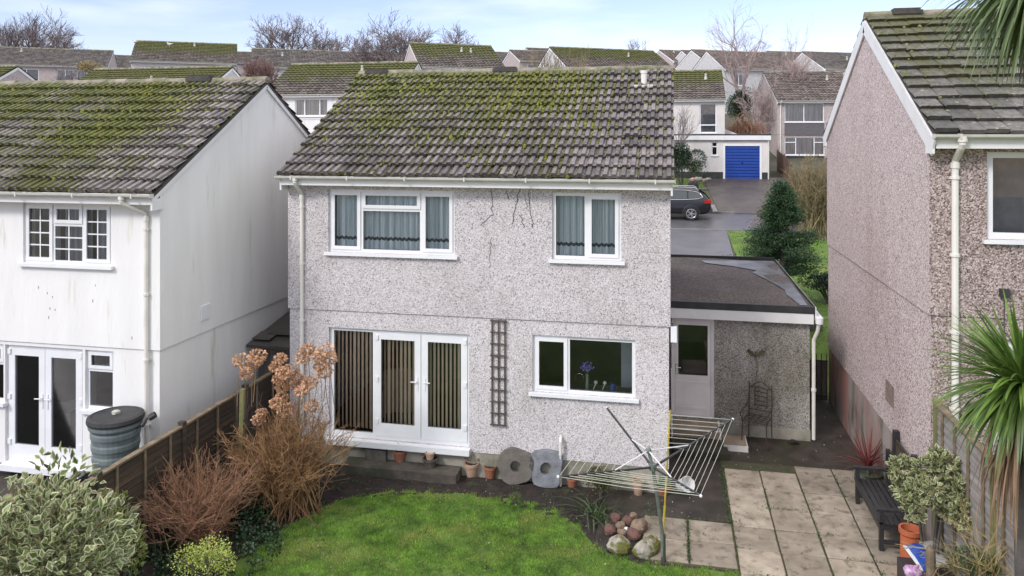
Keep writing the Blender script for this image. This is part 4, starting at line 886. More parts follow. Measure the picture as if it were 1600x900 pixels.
# ---------------------------------------------------------------- vegetation
BARK = mat('bark_grey', (.13, .115, .105), (.07, .062, .058), 6, 5, .9, bump=.4)
BARKF = mat('bark_far_twigs', (.26, .215, .21), (.18, .15, .15), 2, 4, .9, isl=.2)
BIRCH = mat('birch_bark', (.55, .52, .48), (.16, .14, .13), 2.5, 5, .8, .45, .7, stretch=(1, 1, 3))
BIRCHT = mat('birch_twigs', (.42, .33, .31), (.30, .23, .22), 2, 4, .9)
TWB = mat('twig_brown', (.17, .095, .05), (.24, .16, .085), 3, 4, .85, isl=.35)
TWH = mat('twig_hydrangea', (.36, .215, .10), (.20, .105, .05), 3, 4, .85, isl=.4)
TWR = mat('twig_red', (.34, .17, .11), (.26, .16, .085), 3, 4, .85, isl=.35)
TWO = mat('twig_olive', (.27, .22, .11), (.18, .14, .08), 3, 4, .85, isl=.35)
def rot_about(d, ax, a): return (Matrix.Rotation(a, 3, ax) @ d)
def grow(m, p, d, ln, r, lv, rr, kids=(3, 4), spread=.55, up=.12, shrink=.68, wob=.18, minr=.006, kseg=3, rs=.55):
    pts = [p.copy()]; rad = [r]; q = p.copy(); dd = d.copy()
    for i in range(kseg):
        dd = (dd+Vector((rr.gauss(0, wob), rr.gauss(0, wob), rr.gauss(0, wob)+up))).normalized(); q = q+dd*ln/kseg; pts.append(q.copy()); rad.append(max(minr, r*(1-(1-rs)*(i+1)/kseg)))
    m.tube(pts, rad, 5 if lv > 2 else 3, cap=False)
    if lv <= 0: return
    n_ = rr.randint(*kids)
    for k in range(n_):
        t = rr.uniform(.35, 1.) if k else 1.
        i = min(kseg-1, int(t*kseg)); s = pts[i].lerp(pts[i+1], t*kseg-i)
        ax = dd.orthogonal().normalized(); ax.rotate(Matrix.Rotation(rr.uniform(0, 6.28), 3, dd)); nd = rot_about(dd, ax, rr.uniform(.35, 1.15)*spread)
        grow(m, s, nd, ln*shrink*rr.uniform(.8, 1.15), max(minr, r*rs*rr.uniform(.75, 1)), lv-1, rr, kids, spread, up, shrink, wob, minr, kseg, rs)
def bare_tree(label, u, v, T, h, wd, lv, seed, n_stem=1, spread=.6, trunk_r=.2, mt=BARKF, mtt=None, name='bare_tree', group='bare winter trees on the skyline', lean=(0, 0), up=.10, kids=(3, 4), minr=.02, shrink=.70, trunk=None, ztop=None):
    """u, v, T: where the top of the crown's middle shows"""
    p = at(u, v, T=T); base = Vector((p.x, p.y, p.z-h)); rr = random.Random(seed)
    t = thing(name, label, 'tree', base, 0, group); m = MB(); c = MB(); f1 = h*(1-shrink)/(1-shrink**(lv+1))*1.02
    for s in range(n_stem):
        d = Vector((rr.uniform(-.22, .22)*(n_stem > 1)+lean[0], rr.uniform(-.15, .15)+lean[1], 1)).normalized(); b = Vector((rr.uniform(-.35, .35)*(n_stem > 1)*2, rr.uniform(-.3, .3)*(n_stem > 1), 0))
        q = b+d*f1; m.tube([b-Vector((0, 0, 3)), b+d*f1*.5+Vector((rr.uniform(-.1, .1), 0, 0)), q], [trunk_r*1.25, trunk_r, trunk_r*.8], 8)
        for k in range(rr.randint(3, 5)):
            ax = d.orthogonal().normalized(); ax.rotate(Matrix.Rotation(6.28*k/4+rr.uniform(-.5, .5), 3, d)); nd = rot_about(d, ax, rr.uniform(.25, .95)*spread)
            grow(c, q-d*rr.uniform(0, .45)*f1, nd, f1*shrink*rr.uniform(.9, 1.25), trunk_r*.62, lv-1, rr, kids, spread, up, shrink, .16, minr)
    A = np.array(c.v); zm = np.percentile(A[:, 2], 99.7); cx = np.median(A[:, 0]); rx_ = np.percentile(np.abs(A[:, 0]-cx), 97); kz = h/zm; kx = wd/rx_ if wd else kz
    S = lambda p: (p[0]*kx, p[1]*(kx+kz)/2, p[2]*(kz if p[2] > 0 else 1)); m.v = [S(p) for p in m.v]; c.v = [S(p) for p in c.v]
    m.build('trunk', mtt or mt, t); c.build('crown', mt, t); return t
bare_tree('tallest bare tree behind the long terrace at the left edge', 55, 18, 96, 10.5, 4.2, 5, 1, 3, .72, .26, minr=.015)
bare_tree('bare tree at the very left edge of the skyline', 12, 30, 98, 9.5, 2.8, 5, 2, 2, .7, .22, minr=.015)
bare_tree('spreading bare tree right of the tall left-edge tree', 92, 42, 94, 8.5, 3.0, 5, 3, 2, .75, .2, minr=.015)
bare_tree('left one of the twin bare trees behind the half-mossy terrace', 447, 24, 92, 9.5, 3.6, 5, 4, 2, .72, .22, minr=.015)
bare_tree('right one of the twin bare trees behind the half-mossy terrace', 492, 32, 91, 8.8, 3.6, 5, 5, 2, .8, .2, minr=.015)
bare_tree('tall bare tree standing left of the pink-gabled house', 612, 28, 78, 8.8, 3.6, 5, 6, 2, .72, .2, minr=.014)
bare_tree('lower left bare tree beside the tall one near the pink-gabled house', 573, 50, 80, 7, 2.8, 5, 7, 2, .85, .16, minr=.014)
bare_tree('round-crowned bare tree rising behind the pink-gabled house', 712, 38, 88, 8.0, 2.2, 5, 8, 1, .95, .18, minr=.014)
bare_tree('faint small bare tree far off above the right end of the middle roof', 995, 62, 115, 6, 1.4, 4, 9, 1, .9, .12, minr=.02)
bare_tree('silver birch leaning left with drooping twigs beside the stepped gables', 1166, -2, 62, 12.5, 2.6, 5, 12, 1, .62, .24, mt=BIRCHT, mtt=BIRCH, name='birch_tree', group='birch trees', lean=(-.16, 0), up=.02, minr=.008)
bare_tree('shorter reddish birch right of the leaning one', 1232, 28, 64, 10.5, 2.4, 5, 13, 1, .72, .18, mt=BIRCHT, mtt=BIRCH, name='birch_tree', group='birch trees', up=.04, minr=.009)
for i, (u, v, nm) in enumerate(((845, 78, 'left'), (880, 84, 'middle'), (922, 80, 'right'))):
    bare_tree('scraggy leafless garden tree behind the middle ridge, %s of three' % nm, u, v, 50, 6, 1.3, 4, 20+i, 3, .9, .08, mt=TWO, name='garden_tree', group='scraggy garden trees behind the middle roof', minr=.014, kids=(3, 4))
bare_tree('leafless shrub against the cream wall beside the laurel', 1066, 165, 45, 4.4, .8, 4, 31, 3, .8, .05, mt=BARKF, name='bare_shrub', group='bare winter shrubs', minr=.009)
bare_tree('pinkish twiggy bush behind the apex of the white gable', 405, 92, 62, 5, 1.3, 5, 33, 4, 1.1, .07, mt=mat('twig_pink', (.30, .19, .17), (.22, .14, .12), 3, 4, .9), name='bare_shrub', group='bare winter shrubs', minr=.02)
bare_tree('leafless bush in front of the long left terrace', 105, 100, 62, 4.5, 1.2, 4, 34, 3, .9, .05, mt=BARKF, name='bare_shrub', group='bare winter shrubs', minr=.012)
bare_tree('tangled bare shrub below the birch, by the grey rendered house', 1185, 118, 60, 6, 1.7, 4, 36, 4, 1.0, .07, mt=BIRCHT, name='bare_shrub', group='bare winter shrubs', minr=.014)
bare_tree('tangled bare shrub in front of the small right gable', 1240, 88, 62, 6, 1.8, 4, 37, 4, 1.0, .06, mt=BIRCHT, name='bare_shrub', group='bare winter shrubs', minr=.014)

def stems(label, base, n_, h, w, mt, seed, name='shrub', cat='shrub', rad=.008, branch=7, blen=.35, lean=(0, 0), curve=.5, group=None, root=.18, z0=0, droop=0.):
    rr = random.Random(seed); t = thing(name, label, cat, base, 0, group); m = MB(); tips = []
    for i in range(n_):
        a = rr.uniform(0, 6.283); q = rr.random()**.6; hh = h*rr.uniform(.55, 1)*(1-.25*q); b = Vector((rr.gauss(0, root), rr.gauss(0, root), -.05))
        e = Vector((math.cos(a)*w*q+lean[0], math.sin(a)*w*q+lean[1], hh)); pts = []
        for k in range(6):
            s = k/5; x = b.lerp(e, s); x.z = hh*(s**(1-curve*.5*q))-.05; x += Vector((rr.gauss(0, .018), rr.gauss(0, .018), 0)); x.z -= droop*s*s*s*q*h; pts.append(x)
        m.tube(pts, [rad*(1-.7*k/5) for k in range(6)], 4, cap=False); tips.append(pts[-1])
        for k in range(branch):
            s = rr.uniform(.25, .98); j = min(4, int(s*5)); o = pts[j].lerp(pts[j+1], s*5-j); d = (pts[j+1]-pts[j]).normalized(); d = (d+Vector((rr.gauss(0, .6), rr.gauss(0, .6), rr.gauss(.1, .35)))).normalized(); L_ = blen*rr.uniform(.4, 1.1)
            mid_ = o+d*L_*.5+Vector((rr.gauss(0, .02), rr.gauss(0, .02), 0)); e2 = o+d*L_+Vector((0, 0, rr.uniform(-.05, .08)*L_)); m.tube([o, mid_, e2], [rad*.5, rad*.38, rad*.22], 3, cap=False)
            for z in range(2):
                d2 = (d+Vector((rr.gauss(0, .7), rr.gauss(0, .7), rr.gauss(0, .4)))).normalized(); m.tube([mid_, mid_+d2*L_*.45], [rad*.3, rad*.18], 3, cap=False)
    m.build('stems', mt, t); return t, tips
hy, tips = stems('large leafless hydrangea with dried salmon-brown flower heads by the French doors', (-6.02, 11.35, 0), 200, 1.9, 1.05, TWH, 41, 'hydrangea', 'shrub', .010, 9, .32, root=.26)
PET = mat('dried_petals', (.72, .47, .30), (.50, .30, .18), 14, 4, .85, isl=.4, trans=.2)
V = []; Fc = []; off = 0; m = MB(); rr = random.Random(8)
for (u, v) in ((378, 563), (402, 556), (398, 566), (438, 560), (430, 572), (481, 546), (474, 558), (509, 548), (514, 560), (500, 572), (507, 580), (443, 582), (455, 578), (436, 592), (441, 605), (466, 592), (473, 600), (484, 598), (470, 612), (440, 622), (432, 630), (446, 640), (409, 646), (404, 655), (486, 634), (452, 600), (385, 583), (500, 556)):
    Y = 11.35+rr.uniform(-.35, .35); c = at(u, v, Y=Y)-Vector((-6.02, 11.35, 0)); r_ = rr.uniform(.085, .13)
    P, D = ball(170, c, (r_, r_, r_*.75), .75); a, b = leaves(P, D+rng.normal(size=(170, 3))*.7, rng.uniform(.03, .052, 170), .040, .1); V.append(a); Fc.append(b+off); off += len(a)
    q = c+Vector((rr.uniform(-.15, .15), rr.uniform(-.1, .1), -.75)); m.tube([c, c.lerp(q, .5)+Vector((rr.uniform(-.03, .03), 0, 0)), q], [.004, .006, .007], 3, cap=False)
npmesh('flower_heads', np.concatenate(V), np.concatenate(Fc), PET, hy); m.build('flower_stalks', TWB, hy)
stems('red-brown leafless shrub with a dense dome of twigs in front of the left fence', (-6.75, 10.05, 0), 120, 1.55, .85, TWR, 43, 'fuchsia_shrub', 'shrub', .008, 10, .34)
stems('low tangle of brown stems between the red-brown shrub and the hydrangea', (-6.85, 10.9, 0), 60, 1.0, .6, TWB, 45, 'twiggy_undergrowth', 'shrub', .006, 8, .3)
stems('thin dark rose stems poking above the fence left of the hydrangea', (-7.1, 12.0, 0), 9, 2.25, .35, BARK, 47, 'rose_stems', 'shrub', .008, 5, .25)
stems('dense olive-tan willowy bush at the corner of the right-hand house', (6.05, 34.6, 1.7), 240, 3.9, 1.25, TWO, 49, 'willow_bush', 'shrub', .020, 8, .55, group=None, root=.35)
stems('brown brambly hedge beside the brown fence across the road', (5.4, 37.2, 1.7), 90, 2.2, 1.3, mat('twig_bramble', (.20, .12, .08), (.13, .085, .06), 3, 4, .9, isl=.3), 50, 'bramble_hedge', 'hedge', .014, 8, .5, root=.8)
stems('yellowish bare stems sprawling at the foot of the right-hand cabbage palm', tuple(at(1545, 850, T=8.4).to_2d())+(.55,), 34, 1.75, .75, mat('twig_yellow', (.36, .29, .12), (.26, .19, .09), 3, 4, .85, isl=.3), 51, 'bare_climber', 'shrub', .009, 6, .4, curve=.8, droop=.35)

def bush(label, name, c, r, n_, L, W, mt, cat='shrub', ir=0., inner=None, vein=None, seed=0, group=None, lumps=9, stem=True, base_z=0., droop=.15, up=.5, mt2=None, frac2=.0):
    """leafy shrub: leaves set in overlapping clumps, stem from the ground"""
    global rng
    c = Vector(c); t = thing(name, label, cat, (c.x, c.y, base_z), 0, group); rr = np.random.default_rng(seed+900); h = c.z-base_z
    rx_, ry_, rz_ = r; P = []; D = []
    for k in range(lumps):
        d = rr.normal(size=3); d /= np.linalg.norm(d); d[2] = abs(d[2])*.9-.15; o = d*np.array(r)*rr.uniform(.35+ir*.3, .72+ir*.35); s = rr.uniform(.32, .55)*(1-ir*.42)
        q, dd = ball(n_//lumps, o, np.array(r)*s, .55); P.append(q); D.append(dd)
    P = np.concatenate(P); D = np.concatenate(D); P[:, 2] += h; D = unit(D+rng.normal(size=D.shape)*.45+np.array([0, 0, up*.6])); n2 = len(P)
    Ls = rng.uniform(.65, 1.15, n2)*L; a, b = leaves(P, D, Ls, Ls*W, droop); mi = np.zeros(len(b), int)
    if frac2: mi = np.repeat((rng.random(n2) < frac2).astype(int), 2)
    npmesh('foliage', a, b, [mt, mt2 or mt], t, mi)
    if vein is not None:                                   # green centre of each variegated leaf
        st = np.random.default_rng(1); V4 = a.reshape(-1, 4, 3); cen = V4.mean(1, keepdims=True); nn = np.cross(V4[:, 2]-V4[:, 0], V4[:, 3]-V4[:, 1]); nn = unit(nn)[:, None]
        off = (rng.random((n2, 1, 1))-.5)*.15
        up_ = np.concatenate([cen+(V4-cen)*np.array([.86, .58, .80, .58])[None, :, None]+nn*.0022, cen+(V4-cen)*np.array([.86, .58, .80, .58])[None, :, None]-nn*.0022], 0).reshape(-1, 3)
        bb = np.arange(2*n2)[:, None]*4; npmesh('leaf_centres', up_, np.concatenate([bb+[0, 1, 2], bb+[0, 2, 3]], 1).reshape(-1, 3), vein, t)
    if stem:
        m = MB(); r3 = random.Random(seed)
        for k in range(8):
            e = Vector((r3.uniform(-.7, .7)*rx_, r3.uniform(-.7, .7)*ry_, h+r3.uniform(-.1, .6)*rz_)); m.tube([(r3.uniform(-.04, .04), r3.uniform(-.04, .04), -.05), e*.5+Vector((0, 0, .1)), e], [.028, .02, .006], 5, cap=False)
        m.build('stems', BARK, t)
    return t
G1 = mat('leaf_green', (.075, .13, .035), (.04, .075, .02), 6, 3, .45, isl=.4, trans=.15, spec=.6)
GD = mat('leaf_dark_green', (.035, .075, .028), (.02, .045, .018), 6, 3, .42, isl=.45, trans=.1, spec=.6)
GC = mat('leaf_cream', (.64, .60, .40), (.48, .49, .28), 8, 3, .5, isl=.25, trans=.2)
GY = mat('leaf_yellow', (.58, .56, .17), (.42, .45, .10), 8, 3, .5, isl=.3, trans=.25)
GGY = mat('leaf_greygreen', (.19, .25, .07), (.085, .14, .04), 8, 3, .45, isl=.35, trans=.1, spec=.6)
GPK = mat('leaf_pinkish', (.40, .26, .20), (.28, .20, .14), 8, 3, .5, isl=.3, trans=.2)
# big variegated bush, bottom left
p = at(30, 905, T=6.3); bush('big cream-edged variegated bush filling the bottom-left corner', 'variegated_bush', (p.x, p.y, p.z+.05), (.92, .85, .88), 4600, .10, .58, GC, vein=GGY, seed=3, lumps=34, ir=.6, mt2=GPK, frac2=.10)
p = at(158, 850, T=7.3); bush('yellow-cream variegated shrub at the right edge of the corner bush', 'variegated_bush', (p.x, p.y, p.z-.05), (.36, .36, .62), 2200, .055, .5, GY, vein=G1, seed=4, lumps=16, ir=.6)
p = at(322, 872, Z=.42); bush('small pale-lime shrub at the edge of the lawn', 'lime_shrub', (p.x, p.y, .36), (.42, .40, .36), 2300, .032, .6, GY, seed=5, lumps=14, mt2=mat('leaf_lime', (.50, .60, .16), (.36, .48, .10), 8, 3, .5, isl=.3, trans=.3), frac2=.6)
p = at(1453, 778, T=9.7); bush('cream-variegated shrub beside the bench, in front of the fence', 'variegated_shrub', (p.x, p.y, p.z), (.48, .42, .64), 2700, .082, .75, GC, vein=GGY, seed=6, lumps=20, ir=1., mt2=GPK, frac2=.08)
p = at(1540, 885, T=8.6); bush('fine-leaved green shrub at the bottom right corner', 'green_shrub', (p.x, p.y, p.z), (.42, .4, .30), 2600, .035, .45, G1, seed=7, lumps=12, base_z=.3)
bush('glossy laurel bush at the left of the blue garage', 'laurel_bush', tuple(at(1066, 254, T=44.6)), (1.5, 1.1, 1.4), 11000, .09, .5, GD, seed=8, base_z=hgt(45.8), lumps=14, group=None)
bush('small rounded green bush right of the laurel', 'round_bush', tuple(at(1089, 266, T=44.6)), (.85, .7, .78), 4200, .05, .55, G1, seed=9, base_z=hgt(45.8), lumps=10)
bush('dark holly-like evergreen between the two houses up the slope', 'evergreen_bush', tuple(at(1158, 168, T=62)), (1.3, 1., 1.9), 9000, .12, .5, GD, seed=10, base_z=hgt(63)-.5, lumps=14)
bush('low dark evergreen shrub on the grass at the corner of the right-hand house', 'evergreen_bush', (4.6, 24.2, 1.6), (.85, .7, .50), 3200, .085, .4, mat('leaf_blackgreen', (.022, .048, .022), (.014, .03, .014), 6, 3, .5, isl=.45), seed=11, base_z=1., lumps=14)
bush('pale tan bush at the right end of the long left terrace', 'tan_bush', tuple(at(140, 106, T=63)), (1.1, .8, .7), 1600, .14, .4, mat('leaf_tan', (.42, .34, .17), (.30, .25, .12), 6, 3, .8, isl=.3), seed=12, base_z=4.5, lumps=12)
bush('olive box shrub at the corner of the lawn', 'box_shrub', (-1.12, 12.75, .30), (.34, .28, .30), 2600, .030, .6, mat('leaf_olive', (.085, .095, .028), (.055, .05, .02), 8, 3, .55, isl=.4), seed=13, lumps=10)
bush('greenish seedling sprouting beside the back wall under the dryer', 'wall_plant', (-1.62, 13.25, .55), (.18, .1, .30), 260, .05, .5, mat('leaf_wilted', (.22, .20, .13), (.15, .14, .08), 8, 3, .7, isl=.3), seed=14, lumps=5)
# coppery grass mound
t = thing('copper_grass', 'mound of coppery drooping grass behind the blue garage', 'ornamental grass', at(1163, 200, T=56)-Vector((0, 0, .2)))
n_ = 900; D = unit(rng.normal(size=(n_, 3))*np.array([1, 1, .4])+np.array([0, 0, 1.])); a, b = blades(np.repeat([[0, 0, .2]], n_, 0)+rng.normal(size=(n_, 3))*np.array([.5, .3, .1]), D, rng.uniform(1.3, 2., n_), .03, 2.2, 5)
npmesh('foliage', a, b, mat('copper_blades', (.36, .19, .11), (.25, .13, .08), 5, 3, .8, isl=.35), t)
# conifer
CON = mat('conifer_needles', (.055, .12, .045), (.026, .06, .026), 3, 4, .65, .35, .65, isl=.5)
def conifer(label, x, y, z, h, w, n_, seed):
    t = thing('conifer', label, 'tree', (x, y, z)); rr = np.random.default_rng(seed); m = MB(); m.tube([(0, 0, -.2), (.03, 0, h*.5), (.02, 0, h*.97)], [.09, .055, .012], 7); V = []; Fc = []; off = 0; r3 = random.Random(seed)
    for k in range(170):
        f = r3.uniform(.20, .99)**.9; zz = h*f; a = r3.uniform(0, 6.283); L_ = w*((1-f)*1.22+.04)*min(1, .45+f*2)*r3.uniform(.5, 1.12)*(1 if f > .24 else .7); e = Vector((math.cos(a)*L_, math.sin(a)*L_, zz+L_*r3.uniform(.0, .32)))
        s = Vector((0, 0, zz-.05)); m.tube([s, s.lerp(e, .6)-Vector((0, 0, .04)), e], [.018, .012, .004], 4, cap=False)
        q = max(26, int(n_/170*(.35+L_/w*1.3))); tt = rr.uniform(.2, 1.05, q)[:, None]; P = np.array(s)+(np.array(e)-np.array(s))*tt+rr.normal(size=(q, 3))*np.array([.065, .065, .045])*(.5+tt)
        D = unit(np.array(e-s))[None] if False else np.array((e-s).normalized())[None]+rr.normal(size=(q, 3))*.65+np.array([0, 0, .25]); A, B = leaves(P, D, rr.uniform(.04, .085, q), .024, .1); V.append(A); Fc.append(B+off); off += len(A)
    m.build('trunk', BARK, t); npmesh('crown', np.concatenate(V), np.concatenate(Fc), CON, t)
conifer('dark green conifer on the front grass beside the flat roof', 3.22, 23.9, 1.0, 3.65, 1.55, 60000, 3)
# cabbage palms
CG = mat('palm_leaf', (.19, .30, .05), (.075, .14, .03), 1.5, 4, .45, isl=.45, trans=.3, spec=.6); CGD = mat('palm_leaf_grey', (.19, .26, .10), (.08, .13, .045), 1.5, 4, .45, isl=.45, trans=.3, spec=.6)
DEADL = mat('dead_leaf', (.34, .22, .13), (.20, .125, .075), 2, 4, .85, isl=.4, trans=.15)
def palm_head(par, c, n_, L, W, mt, seed, dead=70, bend=(.5, 1.7), lo=-.45, deadL=.8):
    rr = np.random.default_rng(seed); z = rr.uniform(lo, 1., n_); a = rr.uniform(0, 6.283, n_); q = np.sqrt(np.maximum(0, 1-z*z)); D = np.stack([q*np.cos(a), q*np.sin(a), z+.15], 1)
    A, B = blades(np.array(c)[None]+D*.03+rr.normal(size=(n_, 3))*.02, D, rr.uniform(.75, 1.1, n_)*L, rr.uniform(.75, 1.1, n_)*W, np.interp(z, [-.5, 1], [bend[1], bend[0]])*rr.uniform(.5, 1.3, n_), 6); npmesh('leaf_crown', A, B, mt, par)
    if dead:
        a = rr.uniform(0, 6.283, dead); D = np.stack([np.cos(a)*.7, np.sin(a)*.7, rr.uniform(-1.2, -.1, dead)], 1); A, B = blades(np.array(c)[None]+np.stack([np.cos(a)*.05, np.sin(a)*.05, -rr.uniform(.02, .5, dead)], 1), D, rr.uniform(.6, 1.1, dead)*deadL, rr.uniform(.5, 1., dead)*W*.6, 3., 6); npmesh('dead_leaves', A, B, DEADL, par)
p = at(1598, 605, T=7.4); t = thing('cabbage_palm', 'cabbage palm with a skirt of dead leaves behind the right fence', 'palm tree', (p.x, p.y, .86))
m = MB(); h = p.z-.86; m.tube([(.05, 0, -.1), (.02, .02, h*.5), (0, 0, h)], [.10, .085, .07], 9); m.build('trunk', BARK, t); palm_head(t, (0, 0, h), 560, .88, .048, CG, 3, 220, deadL=1.15)
p = at(1636, -45, T=6.5); t = thing('cabbage_palm', 'taller cabbage palm whose leaves hang into the top right corner', 'palm tree', (p.x, p.y, .86))
m = MB(); h = p.z-.86; m.tube([(.1, 0, -.1), (.06, .02, h*.5), (0, 0, h)], [.13, .10, .08], 9); m.build('trunk', BARK, t); palm_head(t, (0, 0, h), 620, 1.08, .050, CGD, 5, 90, lo=-.75, bend=(1.0, 1.9), deadL=.9)
t = thing('red_palm', 'small dark-red spiky cordyline in a green glazed pot behind the bench', 'pot plant', (3.27, 13.95, 0))
m = MB(); m.lathe([(.15, 0), (.20, .10), (.22, .24), (.20, .30), (.225, .32), (.20, .325), (.19, .27)], n=18); m.build('pot', mat('green_glaze', (.06, .085, .05), (.11, .12, .08), 5, 4, .3), t)
m = MB(); m.tube([(0, 0, .2), (0, 0, .45)], .02, 6); m.build('stem', BARK, t); palm_head(t, (0, 0, .42), 60, .62, .032, mat('red_leaf', (.20, .045, .04), (.12, .04, .035), 3, 3, .5, isl=.4, trans=.25), 7, 12, bend=(.2, 1.2), lo=.2, deadL=.4)
# strap-leaved plant at the lawn corner, ivy and litter in the bed
t = thing('strap_leaf_plant', 'arching strap-leaved plant at the corner of the lawn', 'plant', (-1.12, 12.15, 0))
n_ = 75; D = unit(rng.normal(size=(n_, 3))*np.array([1, 1, .3])+np.array([0, 0, .9])); A, B = blades(rng.normal(size=(n_, 3))*np.array([.12, .1, 0]), D, rng.uniform(.45, .85, n_), .028, rng.uniform(1.2, 2.6, n_), 7); npmesh('foliage', A, B, mat('strap_leaf', (.10, .15, .065), (.055, .085, .035), 3, 3, .4, isl=.5, trans=.2), t)
def cover(name, label, n_, fx, L, W, mt, zr=(.01, .12)):
    P = fx(n_); P[:, 2] += rng.uniform(*zr, len(P)); D = rng.normal(size=(len(P), 3))+np.array([0, 0, .6]); A, B = leaves(P, D, rng.uniform(.6, 1.2, len(P))*L, L*W, .2); return tag(npmesh(name, A, B, mt), label, kind='stuff')
def rect(x0, x1, y0, y1, keep=None):
    def f(n_):
        P = np.stack([rng.uniform(x0, x1, n_), rng.uniform(y0, y1, n_), np.zeros(n_)], 1); return P if keep is None else P[keep(P[:, 0], P[:, 1])]
    return f
cl = lambda x, y, s=0: np.sin(x*5.1+s)*np.cos(y*4.3-x*2+s)+.6*np.sin(x*13+y*11+s)
cover('ivy', 'dark ivy creeping under the shrubs on the left', 9000, rect(-7.3, -5.5, 8.2, 11.6, lambda x, y: (cl(x, y) > -.5) & (x < -5.7-.35*np.sin(y*3)+.35*(y-10.5).clip(0))), .05, .8, GD, (.0, .22))
cover('weeds', 'small weeds and clover along the bed edge', 5200, rect(-6.9, -1.0, 10.2, 13.0, lambda x, y: ((cl(x, y, 2) > .75) & (y > 10.2)) | (x < -5.0) & (cl(x, y, 1) > .35)), .028, .8, G1, (.0, .05))
cover('leaf_litter', 'fallen brown leaves and specks scattered on bed, yard and lawn', 1500, rect(-7.2, 3.4, 8.5, 18.4, lambda x, y: (x > -.05) | (y < 13.0)), .028, .7, mat('litter', (.20, .13, .07), (.10, .06, .035), 30, 2, .9, isl=.6), (.012, .03))
cover('lawn_litter', 'small dark leaves and pale specks lying on the lawn', 260, rect(-5.5, 1.2, 9.6, 12.2), .035, .7, mat('lawn_litter', (.10, .075, .04), (.30, .26, .16), 30, 2, .9, isl=.5), (.03, .05))
cover('pebble_specks', 'pale chips of shed pebbledash lying on the dark yard', 900, rect(-6., 3.4, 11.5, 18.4, lambda x, y: (x > -.05) | ((y < 13.0) & (y > 12.4))), .020, .9, mat('chips', (.5, .48, .44), (.3, .28, .25), 30, 2, .9), (.012, .02))
def joints(n_):
    P = []
    for _ in range(n_):
        if rng.random() < .5: x = colx[rng.integers(len(colx)-1)]+rng.normal(0, .012); y = rng.uniform(9.6, 14.4)
        else: y = rowy[rng.integers(len(rowy)-1)]+rng.normal(0, .012); x = rng.uniform(.93, 3.4)
        if math.sin(x*3.3+y*2.1)+math.sin(x*7+y*5) > .1: P.append((x, y, .012))
    for _ in range(n_//8): P.append((rng.uniform(-.42, .95), 12.33+rng.normal(0, .03), 0)); P.append((.26+rng.normal(0, .02), rng.uniform(11.1, 12.3), .01)); P.append((.9+rng.normal(0, .03), rng.uniform(12.3, 14.3), .01))
    for _ in range(n_//5): a = rng.normal(size=2)*.10; c = ((3.1, 14.3), (1.0, 12.4), (2.2, 13.0), (1.55, 12.9), (2.85, 11.2), (2.9, 10.9), (-.3, 12.6))[rng.integers(7)]; P.append((c[0]+a[0], c[1]+a[1], .01))
    return np.array(P)
cover('joint_weeds', 'tufts of weed in the joints of the paving', 2600, joints, .030, .55, G1, (.0, .03))
# lawn blades
from mathutils.geometry import intersect_point_tri_2d
def lawn_ok(x, y):
    e = np.array(LAWN_EDGE); yl = np.interp(x, e[:, 0], e[:, 1], left=0, right=0); j = .07*np.sin(x*17)+.05*np.sin(x*41+2)+.04*np.sin(x*93)+rng.normal(0, .05, np.shape(x)); return (y < yl+j) & (x > -5.95+.25*np.sin(y*4)-.4*(10.3-y).clip(0)*.4) & (x < 2.75)
n_ = 300000; x = rng.uniform(-7.2, 2.7, n_); y = rng.uniform(9.2, 12.55, n_); k = lawn_ok(x, y) & ~((x > .93) & (y > 10.98)) & ~((np.sin(x*4.7+y*2.2)*np.sin(y*6.1-x*3)+.5*np.sin(x*15+y*12) > 1.02) & (rng.random(n_) < .7)); x = x[k]; y = y[k]; n_ = len(x)
hgt_ = .028+.020*(np.sin(x*2.1+y*3.3)*np.sin(y*2.7-x)+1)/2; P = np.stack([x, y, np.zeros(n_)], 1); D = unit(rng.normal(size=(n_, 3))*np.array([.55, .55, .1])+np.array([0, 0, 1.])); L_ = rng.uniform(.6, 1.3, n_)*hgt_
S = unit(np.cross(D, rng.normal(size=(n_, 3))))*.0042; A = np.stack([P-S, P+S, P+D*L_[:, None]], 1).reshape(-1, 3)
tag(npmesh('grass', A, np.arange(3*n_).reshape(-1, 3), LAWNM), 'short bright grass of the back lawn', kind='stuff')
n_ = 26000; x = rng.uniform(2.5, 7, n_); y = rng.uniform(20.3, 35.4, n_); P = np.stack([x, y, np.interp(y, [k[0] for k in KN], [k[1] for k in KN])-.03], 1); D = unit(rng.normal(size=(n_, 3))*.5+np.array([0, 0, 1.])); L_ = rng.uniform(.05, .12, n_)
S = unit(np.cross(D, rng.normal(size=(n_, 3))))*.012; A = np.stack([P-S, P+S, P+D*L_[:, None]], 1).reshape(-1, 3)
tag(npmesh('front_grass', A, np.arange(3*n_).reshape(-1, 3), LAWNM), 'rough bright grass of the front gardens', kind='stuff')
# ---------------------------------------------------------------- garden things
BLKW = mat('black_stained_wood', (.018, .018, .020), (.035, .034, .035), 5, 5, .45, bump=.3, bscale=30, stretch=(3, .5, 3))
WEA = mat('weathered_fence', (.38, .35, .33), (.19, .17, .155), 2.6, 7, .85, bump=.4, bscale=30, stretch=(1, .35, 8), isl=.2)
FDK = mat('dark_fence', (.075, .055, .038), (.038, .028, .020), 2.6, 7, .85, bump=.4, bscale=30, stretch=(1, .35, 8), isl=.25, c3=(.12, .075, .045), s3=1.2, lo3=.56, hi3=.7)
RAILM = mat('fence_rail', (.26, .20, .13), (.12, .09, .06), 5, 6, .85, bump=.4)
ALG = mat('algae_wood', (.22, .22, .08), (.13, .13, .06), 5, 6, .85, bump=.4)
TC = mat('terracotta', (.34, .13, .07), (.24, .10, .06), 6, 5, .8, c3=(.35, .28, .22), s3=4, lo3=.6, hi3=.72)
